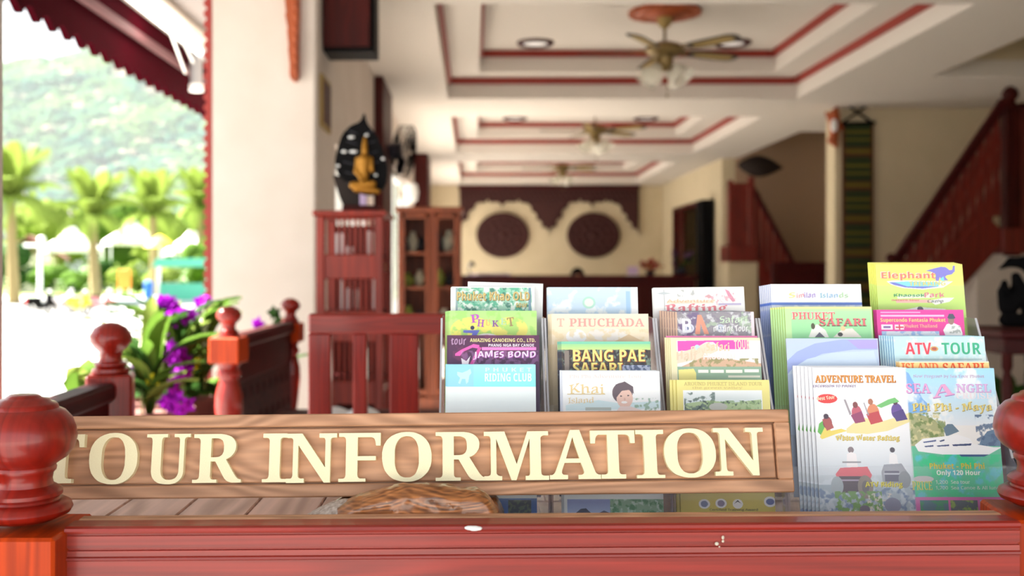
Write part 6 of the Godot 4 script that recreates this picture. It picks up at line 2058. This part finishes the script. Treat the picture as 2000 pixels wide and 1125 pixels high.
	leaflet(1532, 1702, 599, 2.0, "green safari leaflet with red lettering in the wide holder's left half", [["r", 0, 0, 180, 400, "c4ecac"], ["g", 12, 8, 154, 90, "b8eab4", "84dc9c"], ["r", 0, 0, 170, 4, "e8f0a0"], ["p", [44, 60, 52, 42, 62, 34, 78, 46, 84, 60], "f4f4ee"], ["p", [56, 60, 66, 50, 76, 60], "6a6a78"], ["p", [92, 60, 110, 44, 130, 42, 148, 60], "f2ece2"], ["e", 106, 54, 5, 4, "484848"], ["e", 54, 38, 4, 6, "5a5a44"], ["e", 112, 42, 5, 5, "e8d0a0"]],
		shadowed(["PHUKET", "serif bold", 1547, 610, 1630, 624, "ec7878"], "f4f0e8", -1.2, -1.0) + shadowed(["SAFARI", "serif bold", 1600, 622, 1691, 636, "ec7880"], "506050", 0.6, 1.6), 6, Vector2(-3.6, 0.5), Color(0.80, 0.86, 0.38))
	leaflet(1535, 1714, 661, 1.0, "plain pale blue leaflet with a lilac arc in the wide holder's left half", [["g", 0, 0, 190, 60, "c4d4f4", "c8daf6"], ["r", 0, 60, 190, 400, "c4d8f4"], ["p", [0, 44, 20, 26, 56, 10, 110, 2, 178, 2, 178, 22, 130, 22, 70, 30, 24, 50, 0, 70], "a8b8ee"], ["p", [120, 3, 178, 3, 178, 20, 140, 20], "b4a8ec"], ["p", [10, 58, 40, 40, 90, 28, 170, 24, 178, 60, 0, 70], "d0e2f8"]], [], 2, Vector2(1.6, 0.4), Color(0.85, 0.82, 0.93))
	leaflet(1586, 1770, 718, 0.0, "white adventure travel leaflet with rafters above and quad bikes below", [["g", 0, 0, 190, 120, "f8f8fa", "f4f6fa"], ["g", 0, 120, 190, 90, "f4f6fa", "d8e2ec"], ["r", 0, 210, 190, 200, "d8e2ec"], ["e", 26, 60, 20, 9, "e84848"], ["p", [8, 134, 20, 104, 30, 122, 50, 118, 62, 122, 40, 128, 12, 138], "f0dc70"], ["p", [60, 118, 90, 96, 130, 104, 172, 92, 186, 86, 186, 104, 140, 122, 100, 128, 60, 126], "f2e6a8"], ["p", [4, 124, 8, 108, 16, 102, 18, 116, 10, 130], "6cbc5c"], ["e", 24, 106, 9, 12, "8c4858"], ["e", 22, 94, 5, 5, "4a3a4c"], ["p", [14, 100, 30, 98, 36, 116, 22, 122], "b05c5c"], ["e", 82, 88, 10, 15, "c86478"], ["e", 80, 72, 5, 6, "884c50"], ["p", [70, 92, 92, 84, 98, 104, 78, 108], "9c4c74"], ["e", 114, 88, 12, 18, "e0906c"], ["e", 110, 66, 5, 6, "b87860"], ["p", [100, 90, 124, 84, 132, 104, 108, 110], "c85058"], ["e", 160, 84, 11, 15, "7058a4"], ["e", 158, 66, 5, 6, "604858"], ["p", [120, 74, 144, 62, 158, 58, 166, 66, 150, 70, 130, 78], "7cc87c"], ["p", [150, 88, 172, 80, 180, 100, 158, 104], "5c4c8c"], ["p", [58, 62, 62, 62, 72, 90, 68, 92], "a8a0a8"], ["p", [96, 68, 98, 68, 106, 92, 103, 93], "a8a0a8"], ["r", 0, 224, 190, 200, "a8b8c4"], ["n", 0, 206, 190, 100, "c8d4dc", 0.1, 0.03, 0.8], ["n", 0, 230, 190, 90, "6c84a8", 0.0, 0.04, 0.9], ["e", 66, 158, 6, 6, "8c8088"], ["p", [56, 190, 58, 166, 66, 162, 76, 166, 78, 192], "f4f0f4"], ["r", 48, 180, 36, 3, "9c9ca4"], ["p", [34, 204, 44, 192, 96, 190, 104, 206, 100, 214, 36, 212], "e05c6c"], ["p", [40, 208, 92, 208, 88, 236, 44, 240], "4c3848"], ["r", 42, 214, 50, 3, "b0a0b8"], ["e", 36, 226, 12, 18, "a8b4bc"], ["e", 90, 228, 15, 22, "8c8078"], ["e", 90, 228, 7, 12, "6c6468"], ["e", 146, 158, 5, 5, "585460"], ["p", [138, 184, 140, 166, 148, 164, 154, 168, 156, 186], "f2f2f6"], ["p", [122, 200, 128, 186, 162, 184, 172, 200, 170, 222, 124, 222], "a4a8b4"], ["r", 128, 198, 28, 20, "5c5c74"], ["r", 126, 202, 32, 3, "c4c8d4"], ["e", 166, 214, 12, 16, "8c949c"], ["n", 30, 236, 90, 40, "6c9c4c", 0.25, 0.06, 0.95], ["n", 90, 240, 50, 36, "e0d8cc", -0.1, 0.08, 0.9], ["e", 86, 270, 10, 8, "706878"], ["e", 140, 262, 16, 14, "8488a0"]],
		shadowed(["ADVENTURE TRAVEL", "serif bold", 1592, 733, 1748, 747, "f2a048"], "905020", 1.2, 1.0) + [["EXCURSION TO PHUKET", "sans bold slant", 1588, 751, 1672, 757, "9c8cac"], ["Best Tour", "sans bold slant", 1596, 773, 1630, 781, "f8ecd0", 0.1]] + shadowed(["White Water Rafting", "serif bold slant", 1632, 848, 1756, 863, "f0dc78"], "b89c40", 0.8, 0.8) + shadowed(["ATV Riding", "sans bold slant", 1690, 940, 1762, 954, "f0e448"], "8c7c20", 1.0, 0.8), 5, Vector2(-6.4, -0.4), Color(0.80, 0.80, 0.84))
	# ---- wide holder, right half
	leaflet(1709, 1879, 516, 3.0, "yellow green elephant leaflet, the tallest, at the top of the wide holder's right half", [["g", 0, 0, 180, 50, "f4f07c", "ecee84"], ["g", 0, 42, 180, 60, "d8f08c", "c0e87c"], ["r", 0, 100, 180, 300, "bce478"], ["p", [20, 34, 34, 32, 60, 32, 150, 34, 130, 46, 90, 50, 50, 47, 28, 40], "fafaf6"], ["p", [24, 36, 60, 34, 128, 36, 120, 44, 90, 47, 54, 44, 34, 40], "8cdcf0"], ["p", [24, 36, 36, 36, 60, 44, 124, 44, 90, 48, 56, 46, 34, 41], "7c84d8"], ["p", [98, 13, 116, 8, 129, 5, 138, 6, 145, 12, 150, 11, 152, 3, 156, 3, 155, 14, 149, 20, 139, 22, 135, 25, 141, 32, 129, 32, 125, 26, 122, 33, 116, 33, 117, 19, 108, 15], "8c88dc"], ["p", [124, 30, 132, 24, 134, 36], "84dcec"], ["p", [38, 62, 110, 58, 112, 66, 40, 68], "eaf6dc"], ["r", 36, 70, 70, 6, "f4c4bc"], ["p", [100, 72, 130, 66, 150, 66, 140, 74, 112, 80], "f4f6f2"], ["p", [40, 92, 78, 84, 130, 88, 140, 96, 40, 96], "f2f4f2"], ["e", 82, 88, 6, 5, "6c6474"]],
		shadowed(["Elephant", "sans bold", 1722, 531, 1826, 548, "ee8c7c"], "fdf6ee", -1.2, -1.0) + [["TREKKING", "sans bold slant", 1776, 548, 1846, 559, "e0d88c"], ["Khaosok", "sans bold slant", 1746, 573, 1806, 580, "5ca474"], ["Park", "sans bold slant", 1806, 571, 1844, 581, "e08c9c"], ["nature tour", "sans bold", 1742, 584, 1796, 588, "e89894"], ["Camp", "serif slant", 1812, 585, 1842, 593, "686c78"]], 4, Vector2(-2.2, -0.9), Color(0.90, 0.90, 0.35))
	leaflet(1711, 1881, 605, 2.0, "magenta leaflet with a person in a white shirt in the wide holder's right half", [["g", 0, 0, 180, 60, "ea4ca8", "e8489c"], ["r", 0, 60, 180, 300, "e04898"], ["r", 8, 4, 78, 2.5, "f6a8d8"], ["r", 8, 10, 124, 3.5, "f8c4e4"], ["r", 8, 29, 22, 10, "f4ecf4"], ["r", 12, 32, 14, 4, "8c6ca8"], ["r", 34, 29, 18, 10, "f4dce4"], ["r", 42, 29, 2.5, 10, "d83c5c"], ["r", 36, 33, 15, 2.5, "d83c5c"], ["r", 8, 42, 112, 12, "e8f0fa"], ["n", 8, 42, 112, 12, "a0c4f0", 0.05, 0.05, 0.9], ["p", [132, 52, 128, 40, 136, 28, 150, 26, 162, 32, 166, 48, 160, 56, 134, 56], "f4f4f2"], ["e", 145, 21, 6, 8, "a08078"], ["p", [138, 16, 142, 8, 150, 8, 154, 16, 150, 18, 142, 18], "54586c"], ["n", 140, 32, 22, 14, "9ca4a0", 0.0, 0.1, 0.7]],
		[["Supercondo Fantasia Phuket", "sans bold", 1720, 621, 1846, 631, "f4d890"], ["Phuket Thailand", "sans bold", 1766, 633, 1830, 640, "f6b8a8"]], 2, Vector2(-1.4, 0.2), Color(0.62, 0.14, 0.42))
	leaflet(1744, 1922, 657, 1.0, "blue quad bike tour leaflet with red and green capitals in the wide holder's right half", [["g", 0, 0, 190, 60, "c4eaf6", "d0eef4"], ["r", 0, 60, 190, 300, "b8e0f0"], ["n", 0, 0, 190, 60, "e8f6fa", -0.05, 0.03, 0.8], ["e", 79, 24, 8, 5, "d8a868"], ["e", 79, 24, 5, 3, "b85c50"], ["r", 10, 44, 160, 1.5, "98b4b8"]],
		shadowed(["ATV", "sans bold", 1769, 669, 1818, 692, "ea4c60"], "f4ecec", -1.2, -0.8) + shadowed(["TOUR", "sans bold", 1840, 669, 1914, 692, "40b48c"], "eef6f2", -1.2, -0.8), 6, Vector2(-3.2, -0.1), Color(0.40, 0.66, 0.88))
	leaflet(1756, 1931, 706, 0.22, "orange headed island safari leaflet behind the blue boat leaflet", [["g", 0, 0, 190, 14, "f8dc9c", "f6c06c"], ["r", 0, 14, 190, 400, "f0b860"], ["r", 0, 0, 190, 2, "f2ecd8"]],
		[["ISLAND", "serif bold", 1762, 709, 1832, 727, "ee7448"], ["SAFARI", "serif bold", 1842, 709, 1922, 727, "e0542c"]], 2, Vector2(-1.5, 0.2), Color(0.93, 0.8, 0.6))
	leaflet(1768, 1941, 719, 0.0, "blue sea cruise leaflet with a white boat between cliffs at the front right", [["g", 0, 0, 190, 110, "a8e0fa", "eaf2fa"], ["p", [0, 6, 6, 10, 30, 60, 60, 90, 0, 96], "84b8f0"], ["n", 0, 0, 190, 110, "f6fafc", -0.1, 0.015, 0.9], ["p", [0, 90, 14, 86, 30, 92, 50, 100, 64, 116, 70, 150, 0, 150], "b0b488"], ["n", 0, 86, 70, 60, "748c58", 0.0, 0.05, 0.8], ["n", 0, 86, 70, 60, "e0d8a8", -0.2, 0.06, 0.8], ["p", [66, 116, 74, 108, 84, 108, 96, 122, 70, 132], "70889c"], ["p", [128, 160, 136, 138, 150, 122, 164, 118, 176, 96, 190, 88, 190, 170, 130, 170], "6884a4"], ["n", 128, 90, 62, 76, "50688c", 0.0, 0.05, 0.8], ["g", 0, 150, 190, 130, "6cc4a4", "38c48c"], ["n", 0, 166, 190, 110, "5cc8e0", -0.05, 0.02, 0.8], ["n", 0, 166, 190, 110, "38d090", 0.0, 0.03, 0.8], ["p", [8, 148, 24, 136, 60, 132, 92, 128, 116, 136, 122, 146, 160, 152, 176, 152, 150, 166, 60, 166, 14, 160], "f4f6fa"], ["p", [24, 142, 50, 138, 50, 141, 26, 144], "5c6c9c"], ["p", [56, 140, 66, 137, 66, 140, 58, 142], "44547c"], ["p", [26, 150, 44, 148, 44, 151, 28, 152], "50608c"], ["p", [50, 149, 74, 147, 74, 150, 52, 151], "50608c"], ["p", [80, 147, 118, 145, 116, 149, 82, 150], "44547c"], ["p", [92, 166, 150, 166, 140, 170, 96, 170], "3c5c8c"], ["r", 0, 246, 190, 120, "d470b4"], ["r", 10, 252, 54, 90, "4c7c8c"], ["n", 10, 252, 54, 90, "3c9c70", 0.0, 0.04, 0.9], ["p", [10, 280, 24, 278, 40, 292, 30, 296, 10, 288], "dcecec"], ["r", 68, 252, 52, 90, "5c6c74"], ["n", 68, 252, 52, 90, "8cb458", 0.0, 0.05, 0.9], ["r", 124, 252, 54, 90, "a4bce4"], ["p", [124, 300, 150, 270, 178, 256, 178, 300], "7c7468"], ["e", 20, 212, 20, 6, "c8c4c8"]],
		[["New Program by Sea Tour Phuket", "serif slant", 1784, 731, 1922, 740, "d4b8d4"]] + shadowed(["SEA", "serif bold", 1770, 749, 1816, 768, "f0b0e0"], "9c78c0", 1.0, 1.0) + shadowed(["A", "serif bold slant", 1822, 750, 1862, 778, "f0b0dc"], "9c78c0", 1.0, 1.0) + shadowed(["NGEL", "serif bold", 1868, 750, 1934, 766, "e8c0ec"], "b49ccc", 0.8, 0.8) + [["CRUISE", "serif bold", 1868, 767, 1936, 779, "f4ecf2"]] + shadowed(["Phi Phi - Maya", "serif bold slant", 1782, 784, 1936, 808, "eedc88"], "9c9058", 1.0, 1.0) + [["Phuket - Phi Phi", "sans bold", 1816, 904, 1922, 916, "d8c44c"], ["Only 120 Hour", "sans bold", 1830, 918, 1914, 931, "f4fcf4"], ["PRICE", "serif bold", 1782, 940, 1820, 957, "d8d468"], ["1,200  Sea tour", "sans", 1828, 938, 1894, 946, "d8e8e0"], ["1,700  Sea Canoe & All lunch", "sans", 1828, 949, 1956, 957, "d0e4dc"]], 2, Vector2(-0.6, 0.6), P)
